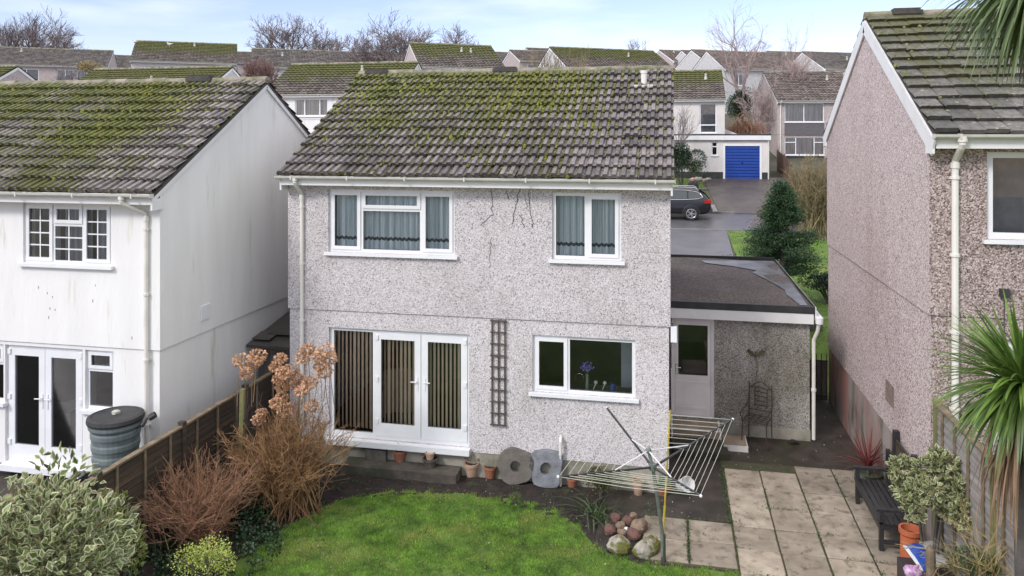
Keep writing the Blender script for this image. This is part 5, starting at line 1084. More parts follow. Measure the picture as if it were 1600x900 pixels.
TCL = mat('terracotta_pale', (.48, .30, .20), (.34, .24, .17), 6, 5, .8, c3=(.25, .24, .15), s3=4, lo3=.55, hi3=.72)
def fence_run(label, y0, y1, x, zb, zt, mt, post, rail, n_b, npan, face=-1, name='garden_fence', battens=3):
    t = thing(name, label, 'fence', (x, y0, 0)); L_ = (y1-y0)/npan
    for p in range(npan):
        m = MB(); a = p*L_+.05; b = (p+1)*L_-.05
        for i in range(n_b):
            z0 = zb+(zt-zb-.05)*i/n_b; h = (zt-zb-.05)/n_b+.018; j = random.uniform(-.004, .004); n0 = len(m.v)
            m.v += [(face*.022, a, z0+j), (face*.004, a, z0+h+j), (face*.004, b, z0+h+j), (face*.022, b, z0+j), (face*.012, a, z0+j), (-face*.006, a, z0+h+j), (-face*.006, b, z0+h+j), (face*.012, b, z0+j)]
            m.f += [(n0, n0+1, n0+2, n0+3), (n0+7, n0+6, n0+5, n0+4), (n0, n0+3, n0+7, n0+4), (n0, n0+4, n0+5, n0+1), (n0+3, n0+2, n0+6, n0+7), (n0+1, n0+5, n0+6, n0+2)]; m.m += [0]*6
        pn = m.build('fence_panel', mt, t); q = MB()
        for k in range(battens): yy = a+(b-a)*(k+.5)/battens; q.box(min(face*.024, face*.045), max(face*.024, face*.045), yy-.02, yy+.02, zb+.005, zt-.03)
        q.build('batten', rail, pn)
        q = MB(); q.box(-.045, .045, a, b, zt-.03, zt+.0); q.build('capping', rail, pn)
    for p in range(npan+1):
        m = MB(); m.box(-.045, .045, p*L_-.045, p*L_+.045, zb-.3, zt+.05); m.build('post', post, t)
    return t
fence_run('dark larch-lap fence along the left side of the garden', 3.4, 14.2, -7.4, .02, 1.55, FDK, FDK, RAILM, 15, 6, face=1)
fence_run('weathered grey panel fence in front of the right-hand house', 7.55, 11.35, 3.54, .52, 2.40, WEA, ALG, RAILM, 16, 2, battens=4)
m = MB(); m.box(3.52, 3.60, 5, 11.4, -.1, .52); tag(m.build('retaining_wall', PLINTH_RED), 'low rendered wall under the right-hand fence', 'wall')
t = thing('fence_panel', 'short dark fence panel behind the bench', 'fence', (3.44, 12.0, 0))
m = MB()
for i in range(9): m.box(-.012, .012, 0, .95, .4+i*.1, .495+i*.1)
m.build('boards', FDK, t)
for y in (.0, .95): m = MB(); m.box(-.04, .04, y-.04, y+.04, -.05, 1.42); m.build('post', BLKW, t)
m = MB(); m.bar((-7.02, 11.62, -.1), (-6.98, 11.62, 1.80), .075, .075); tag(m.build('garden_post', ALG), 'green algae-covered wooden post between the two leafless shrubs', 'post')
# bench
t = thing('garden_bench', 'black slatted wooden garden bench against the right-hand wall', 'bench', (2.95, 11.92, 0)); BL = 1.50
for yy in (.0, BL-.06):
    for xx, zt in ((.0, .60), (.46, .95)): m = MB(); m.box(xx, xx+.06, yy, yy+.06, 0.03, zt); m.build('leg', BLKW, t)
    m = MB(); m.box(-.04, .50, yy-.012, yy+.072, .60, .635); m.build('armrest', BLKW, t)
    m = MB(); m.box(.06, .46, yy+.012, yy+.05, .13, .18); m.box(.06, .46, yy+.008, yy+.052, .33, .40); m.build('side_rail', BLKW, t)
m = MB()
for i in range(6): m.box(-.015+i*.082, .048+i*.082, -.0, BL, .405+.004*abs(i-3), .428+.004*abs(i-3))
m.build('seat', BLKW, t)
m = MB(); m.box(.0, .03, .06, BL-.06, .33, .395); m.build('front_rail', BLKW, t)
m = MB()
for i in range(14): y = .10+i*(BL-.2)/13; m.box(.475, .50, y-.022, y+.022, .46, .90+.10*math.sin(math.pi*i/13))
P = [(.488, y, .89+.12*math.sin(math.pi*(y)/BL)) for y in np.linspace(.0, BL, 14)]
for a, b in zip(P, P[1:]): m.bar(a, b, .04, .07)
m.box(.47, .505, .05, BL-.05, .44, .49); m.build('backrest', BLKW, t)
# rotary clothes dryer
t = thing('rotary_dryer', 'half-lowered rotary clothes dryer on a green-grey pole in the lawn', 'clothes dryer', (-.10, 11.05, 0)); o = Vector((-.10, 11.05, 0))
POLE = mat('pole_paint', (.20, .23, .21), (.12, .14, .12), 8, 4, .45); ARM = mat('dark_arm', (.035, .038, .042), (.06, .06, .065), 8, 3, .4); WIREM = mat('line_plastic', (.62, .62, .55), (.50, .52, .42), 5, 3, .5); STR = mat('strut_white', (.72, .73, .72), rough=.4)
hub = at(1020, 730, T=10.62)-o; top = at(1013, 704, T=10.62)-o; base = Vector((0, 0, .0))
m = MB(); m.tube([base-Vector((0, 0, .1)), Vector((-.02, -.02, .45)), hub, top], [.026, .026, .023, .022], 10); m.build('pole', POLE, t)
m = MB(); m.tube([(0, 0, .0), (-.005, -.005, .40)], .034, 10); m.build('ground_socket', mat('socket_dark', (.06, .07, .05), rough=.6), t)
tips = [at(948, 637, Z=1.80)-o, at(872, 745, Z=1.72)-o, at(1095, 775, Z=1.72)-o, at(1145, 655, Z=1.80)-o]     # back-left, front-left, front-right, back-right
m = MB(); m.lathe([(.05, -.04), (.055, 0), (.05, .05)], hub, 10); m.build('hub', POLE, t); m = MB(); m.lathe([(.035, -.03), (.042, 0), (.035, .03)], top, 10); m.build('top_collar', POLE, t)
for q in tips:
    m = MB(); m.bar(hub+(q-hub)*.03, q, .026, .022); m.build('arm', ARM, t)
    m = MB(); m.tube([top, hub+(q-hub)*.42+Vector((0, 0, .012))], .009, 6); m.build('strut', STR, t)
    m = MB(); m.blob(q, .02, 1, 8, 6, .05); m.build('arm_tip', STR, t)
m = MB()
for k in range(8):
    f = .99-k*.088
    for a, b in ((0, 1), (1, 2), (2, 3), (3, 0)):
        A = hub+(tips[a]-hub)*f; B = hub+(tips[b]-hub)*f; md = (A+B)/2-Vector((0, 0, .012+.01*math.sin(k*3+a))); m.tube([A, md, B], .0032, 4, cap=False)
m.build('washing_line', WIREM, t)
YEL = mat('yellow_prop', (.62, .48, .06), (.50, .38, .05), 8, 4, .5)
m = MB(); m.tube([tuple(at(1036, 838, Z=.03)), tuple(at(1047, 642, Z=2.03))], .013, 8); m.tube([tuple(at(1037, 815, Z=.25)), tuple(at(1039, 790, Z=.5))], .017, 8)
tag(m.build('clothes_prop', YEL), 'yellow clothes prop standing beside the dryer pole', 'clothes prop')
m = MB(); m.tube([tuple(at(1048, 640, Y=15.38)), tuple(at(1050, 690, Y=15.38))], .012, 6); p = at(1049, 600, Y=15.40)
m.tube([(p.x, 15.40, 1.45), (p.x+.02, 15.38, .02)], .012, 6); tag(m.build('broom_handle', STR), 'grey metal pole leaning in the corner by the back door', 'pole')
# pots
def pot(label, u, v, Z, r, h, mt, name='plant_pot', fill=SOIL, plant=None, group='plant pots round the back of the house', tilt=0, rim=True):
    p = at(u, v, Z=Z); t = thing(name, label, 'plant pot', (p.x, p.y, Z), 0, group); m = MB()
    m.lathe([(r*.68, 0), (r*.86, h*.55), (r*.97, h*.80)]+([(r*1.06, h*.80), (r*1.08, h), (r*.94, h), (r*.92, h*.86)] if rim else [(r, h), (r*.9, h), (r*.88, h*.86)]), n=20); m.build('pot', mt, t, smooth=False)
    m = MB(); m.lathe([(r*.90, h*.86), (r*.5, h*.90)], n=14); m.build('soil_fill', fill, t)
    if plant:
        n_, L_, g = plant; q, d = ball(n_, (0, 0, h), (r*.9, r*.9, r*.9)); q[:, 2] = np.maximum(q[:, 2], h*.9); A, B = leaves(q, d+np.array([0, 0, 1]), L_, L_*.4, .2); npmesh('foliage', A, B, g, t)
    return t
OLDP = mat('dark_pot', (.06, .055, .048), (.13, .12, .095), 7, 5, .7); WINE = mat('wine_glaze', (.10, .015, .02), (.05, .01, .012), 6, 4, .25)
m = MB(); m.box(-5.75, -3.62, 12.74, 13.12, 0, .17); tag(m.build('low_step', mat('old_step', (.06, .05, .042), (.15, .13, .105), 3, 8, .85, .4, .7, bump=.6, bscale=40, c3=(.05, .055, .03), s3=2, lo3=.5, hi3=.7)), 'long low mossy concrete step below the French doors', 'step')
p = at(590, 716, Z=.17); t = thing('stone_trough', 'dark oblong trough on the low step, left of the pots', 'trough', (p.x, p.y-.02, .17), R(4)); m = MB(); m.panel(-.19, .19, -.11, .11, [(-.155, .155, -.075, .075)], 0, .19)
for i, v_ in enumerate(m.v): m.v[i] = (v_[0], v_[2], .19-v_[1])
m.box(-.16, .16, -.08, .08, .0, .15); m.build('trough_body', OLDP, t); m = MB(); m.bar((-.28, .0, .18), (-.12, .05, .22), .035, .03); m.build('trowel', BLKW, t)
pot('terracotta pot with a green plant, on the low step', 625, 720, .17, .125, .20, TC, plant=(160, .05, G1))
t = pot('black pot holding a smaller clay pot, at the right of the low step', 672, 729, .17, .13, .15, OLDP); m = MB(); m.lathe([(.06, .12), (.08, .24), (.09, .24), (.085, .26), (.07, .26), (.065, .2)], n=16); m.build('inner_pot', TCL, t)
pot('pale terracotta pot of dry stalks just off the end of the low step', 737, 745, .0, .125, .25, TCL, plant=(60, .06, DEADL))
pot('small empty terracotta pot with a pale rim, left of the round stones', 766, 748, .0, .105, .22, TC)
pot('wine-red glazed pot against the back wall', 914, 738, .0, .13, .34, WINE, plant=(70, .07, GD))
pot('small terracotta pot half hidden behind the box shrub', 894, 762, .0, .09, .17, TC)
pot('terracotta cylinder pot standing under the dryer lines', 997, 772, .0, .10, .24, TCL)
pot('squat orange pot of bright green leaves below the back door', 1035, 772, .0, .13, .15, TC, plant=(160, .07, mat('leaf_fresh', (.13, .26, .03), (.08, .18, .02), 5, 3, .5, isl=.3, trans=.2)))
t = thing('plastic_bucket', 'white bucket lying tipped on its side below the back door', 'bucket', tuple(at(1068, 756, Z=.14))[:2]+(.12,), R(30)); AX = Matrix.Rotation(R(62), 4, 'X') @ Matrix.Rotation(0, 4, 'Z'); m = MB(); m.lathe([(.09, -.13), (.12, .14), (.13, .14), (.13, .16), (.115, .16), (.10, 0)], n=18, ax=AX.to_3x3()); m.build('bucket_body', PLA, t); m = MB(); m.tube([(.13*math.cos(a), -.13+.02, .06+.13*math.sin(a)) for a in np.linspace(0, math.pi, 8)], .005, 4); m.build('handle', CH, t)
m = MB(); m.box(.05, 1.05, 14.72, 15.04, .0, .13); tag(m.build('timber_step', YARD), 'dark low timber step below the doorstep', 'step')
# two stones with holes
def ring_stone(label, u, v, w_, h_, hole, mt, seed, square=0.):
    rr = random.Random(seed); p = at(u, v, Y=13.02); t = thing('holed_stone', label, 'stone', (p.x, 13.0, 0), 0, 'holed stones leaning on the back wall'); m = MB(); n_ = 28; th = .11; AX = Matrix.Rotation(R(-9), 4, 'X'); V0 = []
    pr = [(1., -.35), (1., .35), (.95, .5), (.5, .54), (0, .5), (0, -.5), (.95, -.5)]; ph = [rr.uniform(0, 6) for _ in range(4)]; st = len(m.v)
    for k in range(n_):
        a = 2*math.pi*k/n_; sq = 1/max(abs(math.cos(a)), abs(math.sin(a))); ro = (1+square*(min(sq, 1.28)-1))*(1+.05*math.sin(3*a+ph[0])+.035*math.sin(5*a+ph[1])+rr.uniform(-.012, .012)); ri = hole*(1+.05*math.sin(2*a+ph[2]))
        for f, y in pr: q = ri+(ro-ri)*f; m.v.append(tuple(AX @ Vector((math.cos(a)*q*w_/2, y*th, h_/2+math.sin(a)*q*h_/2))))
    q = len(pr)
    for k in range(n_):
        for j in range(q): a = st+k*q+j; b = st+k*q+(j+1) % q; c = st+((k+1) % n_)*q+(j+1) % q; d = st+((k+1) % n_)*q+j; m.f.append((a, b, c, d)); m.m.append(0)
    m.build('stone_ring', mt, t)
ring_stone('brown-grey round stone with a hole, left of the pair against the wall', 806, 724, .66, .60, .30, mat('stone_brown', (.17, .15, .13), (.10, .09, .08), 6, 8, .85, bump=.7, bscale=40, c3=(.14, .14, .09), s3=3), 1, .15)
ring_stone('blue-grey squarish stone with a hole, right of the pair against the wall', 853, 733, .56, .62, .34, mat('stone_blue', (.24, .25, .27), (.14, .145, .155), 7, 8, .85, bump=.7, bscale=40), 2, .6)
# rockery
RK1 = mat('rock_tan', (.26, .19, .13), (.15, .10, .075), 7, 8, .85, bump=.7, bscale=30); RK2 = mat('rock_red', (.17, .085, .065), (.11, .06, .05), 7, 8, .85, bump=.7, bscale=30); RK3 = mat('rock_mossy', (.40, .37, .31), (.20, .18, .14), 5, 8, .85, bump=.8, bscale=30, c3=(.12, .12, .025), s3=4.5, lo3=.46, hi3=.54); RKW = mat('rock_white', (.75, .72, .70), rough=.6)
for i, (u, v, r_, mt_, lb) in enumerate((
        (967, 853, (.20, .15, .13), RK3, 'big moss-covered rock at the front left of the rockery'), (1012, 856, (.25, .17, .13), RK3, 'big pale mossy rock at the front right of the rockery'),
        (953, 828, (.11, .09, .08), RK2, 'round reddish rock at the left of the rockery'), (962, 810, (.09, .08, .08), RK2, 'dark red rock at the back left of the rockery'),
        (969, 822, (.08, .07, .07), RK1, 'small brown rock in the middle of the rockery'), (979, 829, (.055, .045, .05), RKW, 'small white rock in the rockery'),
        (981, 815, (.09, .08, .08), RK2, 'egg-shaped brown rock at the back of the rockery'), (999, 824, (.15, .12, .12), RK1, 'large tan rock at the right of the rockery'),
        (990, 835, (.14, .10, .08), RK2, 'flat plum-coloured rock behind the front right rock'), (972, 832, (.08, .06, .05), RK1, 'half-buried tan rock beside the white one'),
        (990, 806, (.07, .06, .05), RK1, 'small greyish rock at the back right of the rockery'))):
    p = at(u, v, Z=r_[2]*.6); m = MB(); m.blob((0, 0, 0), r_, i+3, 14, 9, .14); o = m.build('rock', mt_); o.location = (p.x, p.y, r_[2]*.62); o.rotation_euler = (0, 0, i); tag(o, lb, 'rock', 'rockery stones')
# chimney pot planter, sack, stump, planter at the right
t = thing('chimney_pot', 'tall orange clay chimney pot used as a planter beside the bench', 'planter', (3.22, 11.42, 0)); m = MB(); m.lathe([(.14, 0), (.135, .05), (.125, .55), (.15, .58), (.15, .64), (.12, .64), (.11, .5)], n=22); m.build('pot', mat('orange_clay', (.50, .13, .05), (.40, .11, .05), 5, 4, .75), t)
m = MB(); m.lathe([(.11, .55), (.02, .58)], n=12); m.build('soil_fill', SOIL, t)
p = at(1462, 900, T=9.6); t = thing('wooden_planter', 'dark low planter box under the sack and shrub', 'planter', (3.05, 9.9, 0)); m = MB(); m.box(-.1, .42, -.3, 1.15, 0, .42); m.build('box', BLKW, t)
SACKW = mat('sack_white', (.70, .71, .72), (.60, .62, .64), 4, 4, .35); SACKB = mat('sack_blue', (.03, .10, .50), (.03, .08, .38), 4, 4, .35)
c = [at(1410, 852, T=9.75), at(1462, 845, T=10.1), at(1482, 880, T=9.5), at(1440, 893, T=9.2)]; m = MB(); nu, nv = 16, 12
for s_ in (1, -1):
    G = []
    for j in range(nv+1):
        for i in range(nu+1):
            a, b = i/nu, j/nv; q = c[0].lerp(c[1], a).lerp(c[3].lerp(c[2], a), b); h = .075*(math.sin(math.pi*a)*math.sin(math.pi*b))**.5*(1+.25*math.sin(a*9+b*4)*math.sin(b*11)); G.append(q+Vector((0, 0, s_*h)))
    n0 = len(m.v); m.v += [tuple(g) for g in G]
    for j in range(nv):
        for i in range(nu):
            k0 = n0+j*(nu+1)+i; m.f.append((k0, k0+1, k0+nu+2, k0+nu+1)); m.m.append(1 if (i/nu < .42 and i/nu > .04) else 0)
tag(m.build('plastic_sack', [SACKW, SACKB], smooth=True), 'white plastic compost sack with a broad blue stripe, bottom right', 'sack')
m = MB(); p = at(1428, 895, T=9.3); m.blob(tuple(p), (.10, .06, .09), 4, 12, 8, .2); tag(m.build('plastic_bag', mat('bag_purple', (.30, .06, .28), (.62, .50, .62), 14, 3, .3)), 'crumpled purple and white bag below the sack', 'bag')
a = at(1455, 905, T=8.6); b = at(1456, 858, T=8.6); m = MB(); m.tube([(a.x, a.y, .1), (a.x, a.y, a.z), (b.x-.01, b.y, b.z), (b.x-.02, b.y, b.z+.03)], [.06, .055, .05, .03], 9); tag(m.build('tree_stump', RAILM), 'weathered upright stump in front of the sack', 'stump')
# water butt of the white house
BUTT = mat('butt_plastic', (.18, .215, .21), (.12, .15, .15), 3, 4, .45); p = at(181, 700, Y=10.35); t = thing('water_butt', 'green-grey ribbed water butt with black lid against the white house', 'water butt', (p.x, 10.35, .34)); pr = []; z = 0
hB = 1.24; n_ = 7
for i in range(n_):
    z0 = hB*i/n_; rr_ = .28+.075*i/n_; pr += [(rr_, z0), (rr_+.011, z0+.03), (rr_+.011, z0+.09), (rr_+.002, z0+.12)]
pr += [(.375, hB-.02), (.385, hB), (.385, hB+.07), (.36, hB+.07)]
m = MB(); m.lathe(pr, n=30); m.build('barrel', BUTT, t); m = MB(); m.lathe([(.40, hB+.06), (.41, hB+.09), (.40, hB+.14), (.35, hB+.16), (.34, hB+.145), (.05, hB+.165)], n=30)
m.build('lid', BLACKP, t); m = MB(); m.lathe([(.06, hB+.16), (.06, hB+.20), (.04, hB+.205)], (-.0, .0, 0), 10, wob=.15); m.build('lid_knob', LEAD, t)
m = MB(); m.tube([(.36, 0, hB-.02), (.46, .02, hB-.0), (.50, .05, hB+.10), (.56, .10, hB+.13)], .022, 7); m.tube([(.52, .08, hB+.10), (.60, .12, hB+.15)], .05, 8); m.build('diverter_hose', BLACKP, t)
m = MB(); m.box(-.3, .3, -.3, .3, -.02, .0); m.build('stand', BLACKP, t)
# wall ornament and wrought-iron chair
IRON = mat('wrought_iron', (.03, .027, .025), (.07, .045, .03), 8, 4, .6); BRZ = mat('bronze_patina', (.10, .09, .035), (.05, .045, .02), 9, 4, .6)
p = at(1180, 553, Y=15.96); m = MB()
for s_ in (-1, 1): m.poly([(p.x+s_*.0, 15.955, p.z-.06), (p.x+s_*.09, 15.93, p.z-.03), (p.x+s_*.17, 15.92, p.z+.07), (p.x+s_*.13, 15.92, p.z+.11), (p.x+s_*.04, 15.94, p.z+.02)])
m.tube([(p.x, 15.945, p.z-.07), (p.x, 15.945, p.z+.05)], .012, 6); m.tube([(p.x+.01, 15.97, p.z-.07), (p.x+.04, 15.97, p.z-.3), (p.x+.0, 15.97, p.z-.55)], .005, 4)
tag(m.build('butterfly_ornament', BRZ), 'bronze metal butterfly fixed to the wall above the iron chair', 'ornament')
t = thing('iron_chair', 'rusty wrought-iron chair standing against the extension wall', 'chair', (1.66, 15.62, 0), R(-24)); 
def tb(nm, segs, r_=.011):
    m = MB()
    for s in segs: m.tube(s, r_, 6)
    m.build(nm, IRON, t)
tb('backrest', [[(-.24, .2, .5), (-.24, .24, 1.12)], [(.20, .2, .5), (.20, .24, 1.12)], [(-.24, .24, 1.03), (-.02, .24, 1.04), (.20, .24, 1.03)], [(-.2, .24, 1.04), (-.1, .24, 1.12), (-.02, .24, 1.16), (.08, .24, 1.12), (.16, .24, 1.04)], [(-.13, .22, .66), (-.13, .24, 1.03)], [(.11, .22, .66), (.11, .24, 1.03)]]+[[(-.13, .225, z), (.11, .225, z)] for z in (.70, .78, .87, .96)]+[[(-.24, .21, .60), (.20, .21, .60)]])
tb('seat', [[(-.24, .2, .5), (.20, .2, .5), (.24, -.22, .5), (-.24, -.22, .5), (-.24, .2, .5)]]+[[(-.24, y, .5), (.22, y, .5)] for y in (-.1, 0, .1)]+[[(x, -.22, .5), (x, .2, .5)] for x in (-.12, 0, .12)])
for x, y in ((-.24, .2), (.2, .2), (.23, -.2), (-.23, -.2)): tb('leg', [[(x, y, .5), (x*1.05, y*1.1, 0)]])
for x in (-.24, .22): tb('armrest', [[(x, .23, .85), (x*1.05, .1, .70), (x*1.1, -.1, .66), (x*1.1, -.22, .64), (x*1.1, -.24, .58), (x*1.05, -.18, .56), (x, -.2, .5)]])
for (x, y, lb) in ((1.22, 15.8, 'dark clod of debris at the foot of the wall by the low step'), (2.35, 15.78, 'dark clod of debris at the foot of the wall right of the iron chair')): m = MB(); m.blob((0, 0, .04), (.12, .06, .045), int(x*9), 8, 6, .3); o = m.build('debris', SOIL); o.location = (x, y, 0); tag(o, lb, 'debris')
# iron gate at the end of the passage
t = thing('iron_gate', 'low black iron railing gate at the end of the side passage', 'gate', (2.78, 18.45, 0)); m = MB()
for z in (.12, .92): m.bar((0, 0, z), (.70, 0, z), .02, .03)
m.build('rail', IRON, t); m = MB()
for i in range(7): m.tube([(.03+i*.107, 0, .02), (.03+i*.107, 0, 1.08)], .009, 5)
m.build('bars', IRON, t)
m = MB(); m.box(2.76, 3.5, 18.62, 18.70, 0, .86); tag(m.build('retaining_wall', OLDW), 'old timber edging holding the grass bank behind the gate', 'wall')
# things across the road
m = MB(); m.blob(tuple(at(1226, 287, Z=2.75)), (.42, .3, .2), 5, 12, 7, .25); tag(m.build('boulder', mat('tan_rock', (.42, .30, .22), (.30, .21, .15), 2, 5, .85)), 'tan boulder at the edge of the blue-door driveway', 'boulder')
p = at(1262, 300, T=38); q = at(1214, 252, T=50.5); t = thing('brown_fence', 'dark brown board fence at the right of the blue-door driveway', 'fence', (0, 0, 0)); m = MB(); n_ = 30
for i in range(n_):
    a = Vector((p.x, p.y, 0)).lerp(Vector((q.x, q.y, 0)), i/n_); b = Vector((p.x, p.y, 0)).lerp(Vector((q.x, q.y, 0)), (i+.93)/n_); zb = hgt(a.y); h = 1.35; m.bar((a.x, a.y, zb+h/2), (b.x, b.y, zb+h/2), .03, h)
m.build('boards', mat('brown_boards', (.13, .07, .045), (.09, .05, .035), 2, 4, .85, isl=.2), t)
for i in range(5): a = Vector((p.x, p.y, 0)).lerp(Vector((q.x, q.y, 0)), i/4); m = MB(); m.box(a.x+.03, a.x+.12, a.y-.05, a.y+.05, hgt(a.y), hgt(a.y)+1.4); m.build('post', RAILM, t)
GR = mat('garden_stone', (.30, .27, .22), (.18, .165, .14), 3, 5, .85)
for i, (u, v, s_) in enumerate(((1082, 281, .2), (1091, 280, .24), (1100, 282, .22), (1107, 280, .17))):
    p = at(u, v, T=43.8); m = MB(); m.blob((0, 0, 0), (s_, s_*.7, s_*.5), i+40, 10, 7, .2); o = m.build('edging_rock', GR); o.location = (p.x, p.y, p.z); tag(o, ('leftmost', 'second from left', 'third from left', 'rightmost')[i]+' of four rocks edging the grass before the garage wall', 'rock', 'rocks edging the grass across the road')
m = MB(); m.box(-.35, .35, -.22, .22, 0, .42); o = m.build('stone_block', mat('block_grey', (.20, .20, .185), (.12, .12, .105), 4, 6, .85, bump=.5)); o.location = (3.55, 21.6, .75); tag(o, 'grey stone block on the front grass beside the flat roof', 'stone')
# car
CARP = mat('car_paint', (.010, .010, .013), rough=.3, coat=.35, spec=.4); CARG = mat('car_glass', (.035, .045, .05), rough=.08, spec=.8); TYRE = mat('tyre', (.02, .02, .02), rough=.8); ALLOY = mat('alloy', (.55, .55, .56), rough=.3, metal=.6); REDL = mat('tail_red', (.45, .015, .015), rough=.2, coat=1.); TRIMB = mat('car_trim', (.03, .03, .032), rough=.6); CHRM = mat('car_chrome', (.72, .73, .74), rough=.25, metal=.5)
zr0 = hgt(38.9)+.0; xr = at(1111, 320, Y=38.6).x
t = thing('parked_car', 'dark grey SUV parked across the road, its rear half showing past the middle house', 'car', (xr-4.5, 39.15, zr0-.02)); t.scale = (1, 1, .925)
ST = [  # x, half width, bottom, shoulder z, roof z, roof half width
    (0, .55, .42, .62, .66, .50), (.06, .80, .28, .72, .80, .70), (.35, .90, .22, .86, .96, .80), (1.15, .93, .22, .98, 1.06, .80), (1.30, .93, .22, 1.0, 1.12, .76), (1.95, .93, .22, 1.02, 1.58, .64), (2.5, .93, .22, 1.04, 1.67, .64), (3.3, .93, .22, 1.06, 1.66, .63), (3.95, .92, .24, 1.09, 1.60, .60), (4.22, .91, .28, 1.10, 1.42, .62), (4.40, .88, .32, 1.08, 1.14, .70), (4.48, .80, .38, 1.0, 1.04, .70), (4.5, .7, .48, .8, .86, .6)]
def ring(s): x, w_, zb, zs_, zr_, wr = s; return [(x, -w_*.86, zb), (x, -w_, zb+.14), (x, -w_*1.0, zb+.38), (x, -w_*.965, zs_), (x, -wr, zr_-.07), (x, -wr*.8, zr_-.01), (x, 0, zr_+.01), (x, wr*.8, zr_-.01), (x, wr, zr_-.07), (x, w_*.965, zs_), (x, w_, zb+.38), (x, w_, zb+.14), (x, w_*.86, zb)]
m = MB(); Rg = [ring(s) for s in ST]; K = 13; m.v = [p for r_ in Rg for p in r_]
for i in range(len(Rg)-1):
    for k in range(K): a = i*K+k; b = i*K+(k+1) % K; m.f.append((a, b, b+K, a+K)); m.m.append(0)
m.f += [tuple(range(K))[::-1], tuple((len(Rg)-1)*K+k for k in range(K))]; m.m += [0, 0]
cb = m.build('body', CARP, t, smooth=True); mod = cb.modifiers.new('bevel', 'SUBSURF'); mod.levels = 1; mod.render_levels = 2
def between(s0, s1, f): return tuple(a+(b-a)*f for a, b in zip(s0, s1))
def side_pane(xs_, lo, hi):
    for sg in (-1, 1):
        m = MB(); P = []
        def pt(x, f):
            for s0, s1 in zip(ST, ST[1:]):
                if s0[0] <= x <= s1[0]: q = between(s0, s1, (x-s0[0])/(s1[0]-s0[0])); break
            y = q[1]*.965+(q[5]-q[1]*.965)*f; z = q[3]+(q[4]-.07-q[3])*f; return (x, sg*(y+.014), z)
        for a, b in zip(xs_, xs_[1:]): m.quad(pt(a[0], a[1]), pt(b[0], b[1]), pt(b[0], b[2]), pt(a[0], a[2]))
        yield m, pt, sg
for m, pt, sg in side_pane([(1.55, .1, .28), (1.95, .1, .80), (2.45, .1, .86)], 0, 0): m.build('side_window', CARG, t)
for m, pt, sg in side_pane([(2.53, .1, .86), (3.35, .12, .86)], 0, 0): m.build('side_window', CARG, t)
for m, pt, sg in side_pane([(3.42, .12, .86), (3.85, .16, .80), (4.0, .3, .62)], 0, 0): m.build('side_window', CARG, t)
for m, pt, sg in side_pane([(2, .1, .8), (2.1, .1, .8)], 0, 0):
    q = MB(); P = [pt(x, f) for x, f in ((1.5, .06), (2.5, .04), (3.4, .05), (3.9, .1), (4.1, .35), (3.98, .72), (3.8, .86), (3.3, .94), (2.5, .94), (1.95, .88))]; q.tube(P, .014, 5); q.build('window_trim', CHRM, t)
    q = MB(); q.tube([(2.0, sg*.58, 1.66), (2.1, sg*.58, 1.72), (3.7, sg*.56, 1.70), (3.85, sg*.56, 1.62)], .016, 6); q.build('roof_rail', CHRM, t)
    q = MB(); q.box(4.18, 4.50, min(sg*.60, sg*.93), max(sg*.60, sg*.93), .90, 1.07); q.build('tail_light', REDL, t)
    q = MB(); q.box(.9, 3.4, min(sg*.90, sg*.955), max(sg*.90, sg*.955), .24, .34); q.build('side_skirt', TRIMB, t)
m = MB(); m.poly([(4.16, -.52, 1.50), (4.16, .52, 1.50), (4.43, .62, 1.14), (4.43, -.62, 1.14)]); m.build('rear_window', CARG, t); m = MB(); m.box(3.95, 4.3, -.56, .56, 1.57, 1.60); m.build('spoiler', CARP, t)
m = MB(); m.box(4.30, 4.56, -.84, .84, .40, .60); m.build('rear_bumper', TRIMB, t); m = MB(); m.box(4.505, 4.515, -.26, .26, .72, .83); m.build('number_plate', mat('plate_yellow', (.62, .50, .06), rough=.4), t)
for x in (.82, 3.55):
    for sg in (-1, 1):
        AX = Matrix.Rotation(R(90), 3, 'X'); wy = sg*.86; m = MB(); m.lathe([(.22, -.11), (.33, -.115), (.355, -.07), (.355, .07), (.33, .115), (.22, .11)], (x, wy, .355), 26, ax=AX); wl_ = m.build('wheel', TYRE, t)
        m = MB(); yy = wy+sg*.105
        for k in range(10):
            a = 2*math.pi*k/10+.3; da = .16 if k % 2 else -.16; m.bar((x+.05*math.cos(a), yy, .355+.05*math.sin(a)), (x+.225*math.cos(a+da), yy, .355+.225*math.sin(a+da)), .02, .035, up=(0, 1, 0))
        P = [(x+.232*math.cos(a), yy, .355+.232*math.sin(a)) for a in np.linspace(0, 6.2832, 25)]; m.tube(P, .012, 5); m.lathe([(.05, -.01), (.05, .015)], (x, yy, .355), 10, ax=AX); m.build('rim', ALLOY, wl_)
        m = MB(); P = [(x+.40*math.cos(a), sg*.925, .355+.40*math.sin(a)) for a in np.linspace(-.1, 3.24, 16)]; m.tube(P, .028, 5); m.build('wheel_arch', TRIMB, t)
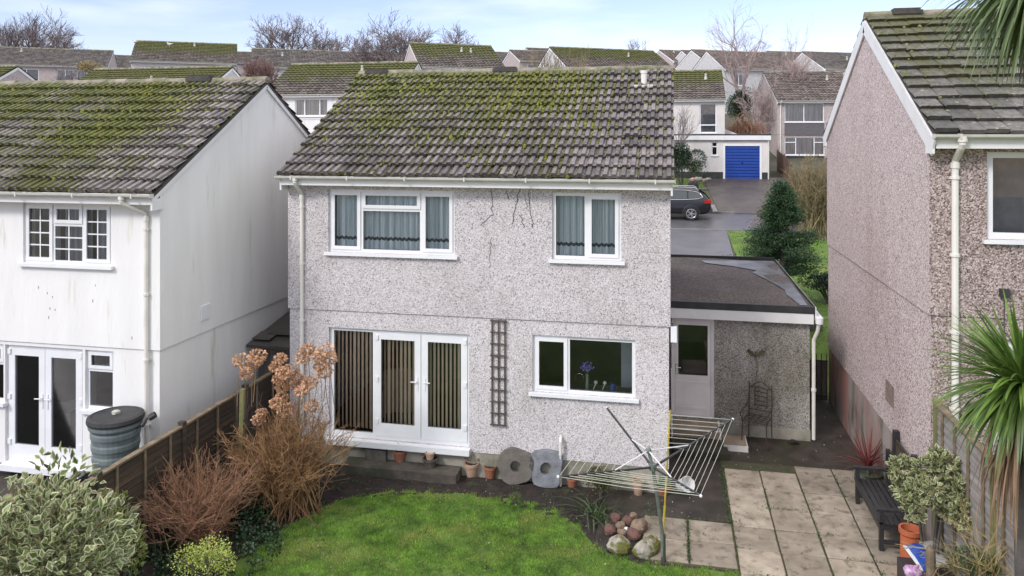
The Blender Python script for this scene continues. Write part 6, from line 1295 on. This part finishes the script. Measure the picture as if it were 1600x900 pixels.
# person beyond the car
SKIN = mat('skin', (.55, .30, .22), rough=.6); JACK = mat('dark_jacket', (.025, .027, .035), rough=.8); TROU = mat('dark_trousers', (.04, .04, .05), rough=.85)
J = [(0, 0, .92), (0, 0, 1.10), (0, 0, 1.30), (0, .0, 1.43), (0, -.01, 1.50), (0, -.015, 1.58), (0, -.015, 1.66), (.17, 0, 1.38), (.24, 0, 1.12), (.26, -.06, .88), (.27, -.08, .80), (-.17, 0, 1.38), (-.24, 0, 1.12), (-.26, -.06, .88), (-.27, -.08, .80), (.09, 0, .86), (.10, -.01, .48), (.11, .02, .09), (.12, -.12, .04), (-.09, 0, .86), (-.10, -.01, .48), (-.11, .02, .09), (-.12, -.12, .04)]
RD = [.15, .13, .16, .09, .06, .10, .095, .075, .05, .036, .04, .075, .05, .036, .04, .10, .06, .045, .04, .10, .06, .045, .04]
Eg = [(0, 1), (1, 2), (2, 3), (3, 4), (4, 5), (5, 6), (2, 7), (7, 8), (8, 9), (9, 10), (2, 11), (11, 12), (12, 13), (13, 14), (0, 15), (15, 16), (16, 17), (17, 18), (0, 19), (19, 20), (20, 21), (21, 22)]
me = bpy.data.meshes.new('skel'); me.from_pydata(J, Eg, []); o = bpy.data.objects.new('skel', me); COL.objects.link(o); o.modifiers.new('s', 'SKIN'); sv = me.skin_vertices[0].data
for i, r_ in enumerate(RD): sv[i].radius = (r_, r_*.8 if i < 3 else r_); sv[i].use_root = (i == 0)
o.modifiers.new('u', 'SUBSURF').levels = 2; dg = bpy.context.evaluated_depsgraph_get(); me2 = bpy.data.meshes.new_from_object(o.evaluated_get(dg)); bpy.data.objects.remove(o)
for mt_ in (JACK, TROU, SKIN, TYRE): me2.materials.append(mt_)
for p in me2.polygons: z = p.center.z; p.material_index = 2 if (z > 1.49 or (z < .86 and abs(p.center.x) > .2)) else 0 if z > .88 else 3 if z < .08 else 1; p.use_smooth = True
pp = at(1082.5, 300, Y=41.15); pb = bpy.data.objects.new('person', me2); COL.objects.link(pb); pb.location = (pp.x, 41.15, hgt(41.15)+.06); pb.scale = (1.04,)*3; tag(pb, 'bald person in dark clothes standing behind the dark SUV', 'person')
m = MB(); m.blob((0, -.095, 1.585), (.014, .02, .02), 1, 6, 5, 0); m.blob((.09, -.01, 1.59), (.012, .02, .03), 1, 6, 5, 0); m.blob((-.09, -.01, 1.59), (.012, .02, .03), 1, 6, 5, 0); m.build('nose_and_ears', SKIN, pb)
m = MB(); m.blob((.032, -.088, 1.62), (.012, .01, .008), 1, 6, 5, 0); m.blob((-.032, -.088, 1.62), (.012, .01, .008), 1, 6, 5, 0); m.build('eyes', BLACKP, pb)
# gulls on the tallest left roof
GULL = mat('gull_white', (.6, .6, .6), rough=.8)
for u, v, lb in ((211, 65, 'grey-white gull at the left end of the tallest left-hand ridge'), (265, 69, 'small gull halfway along the tallest left-hand ridge')):
    p = at(u, v, T=71.5); m = MB(); m.blob((0, 0, 0), (.22, .10, .10), 1, 10, 7, .05); m.blob((-.2, 0, .12), (.07, .06, .07), 2, 8, 6, .02); m.tube([(-.12, 0, .02), (-.19, 0, .10)], .05, 6); m.tube([(.15, 0, .02), (.38, 0, .04)], [.06, .01], 5); m.tube([(-.25, 0, .12), (-.33, 0, .10)], [.015, .004], 4); m.tube([(0, .03, -.08), (0, .03, -.2)], .012, 4); m.tube([(0, -.03, -.08), (0, -.03, -.2)], .012, 4)
    o = m.build('gull', GULL); o.location = p; tag(o, lb, 'bird')
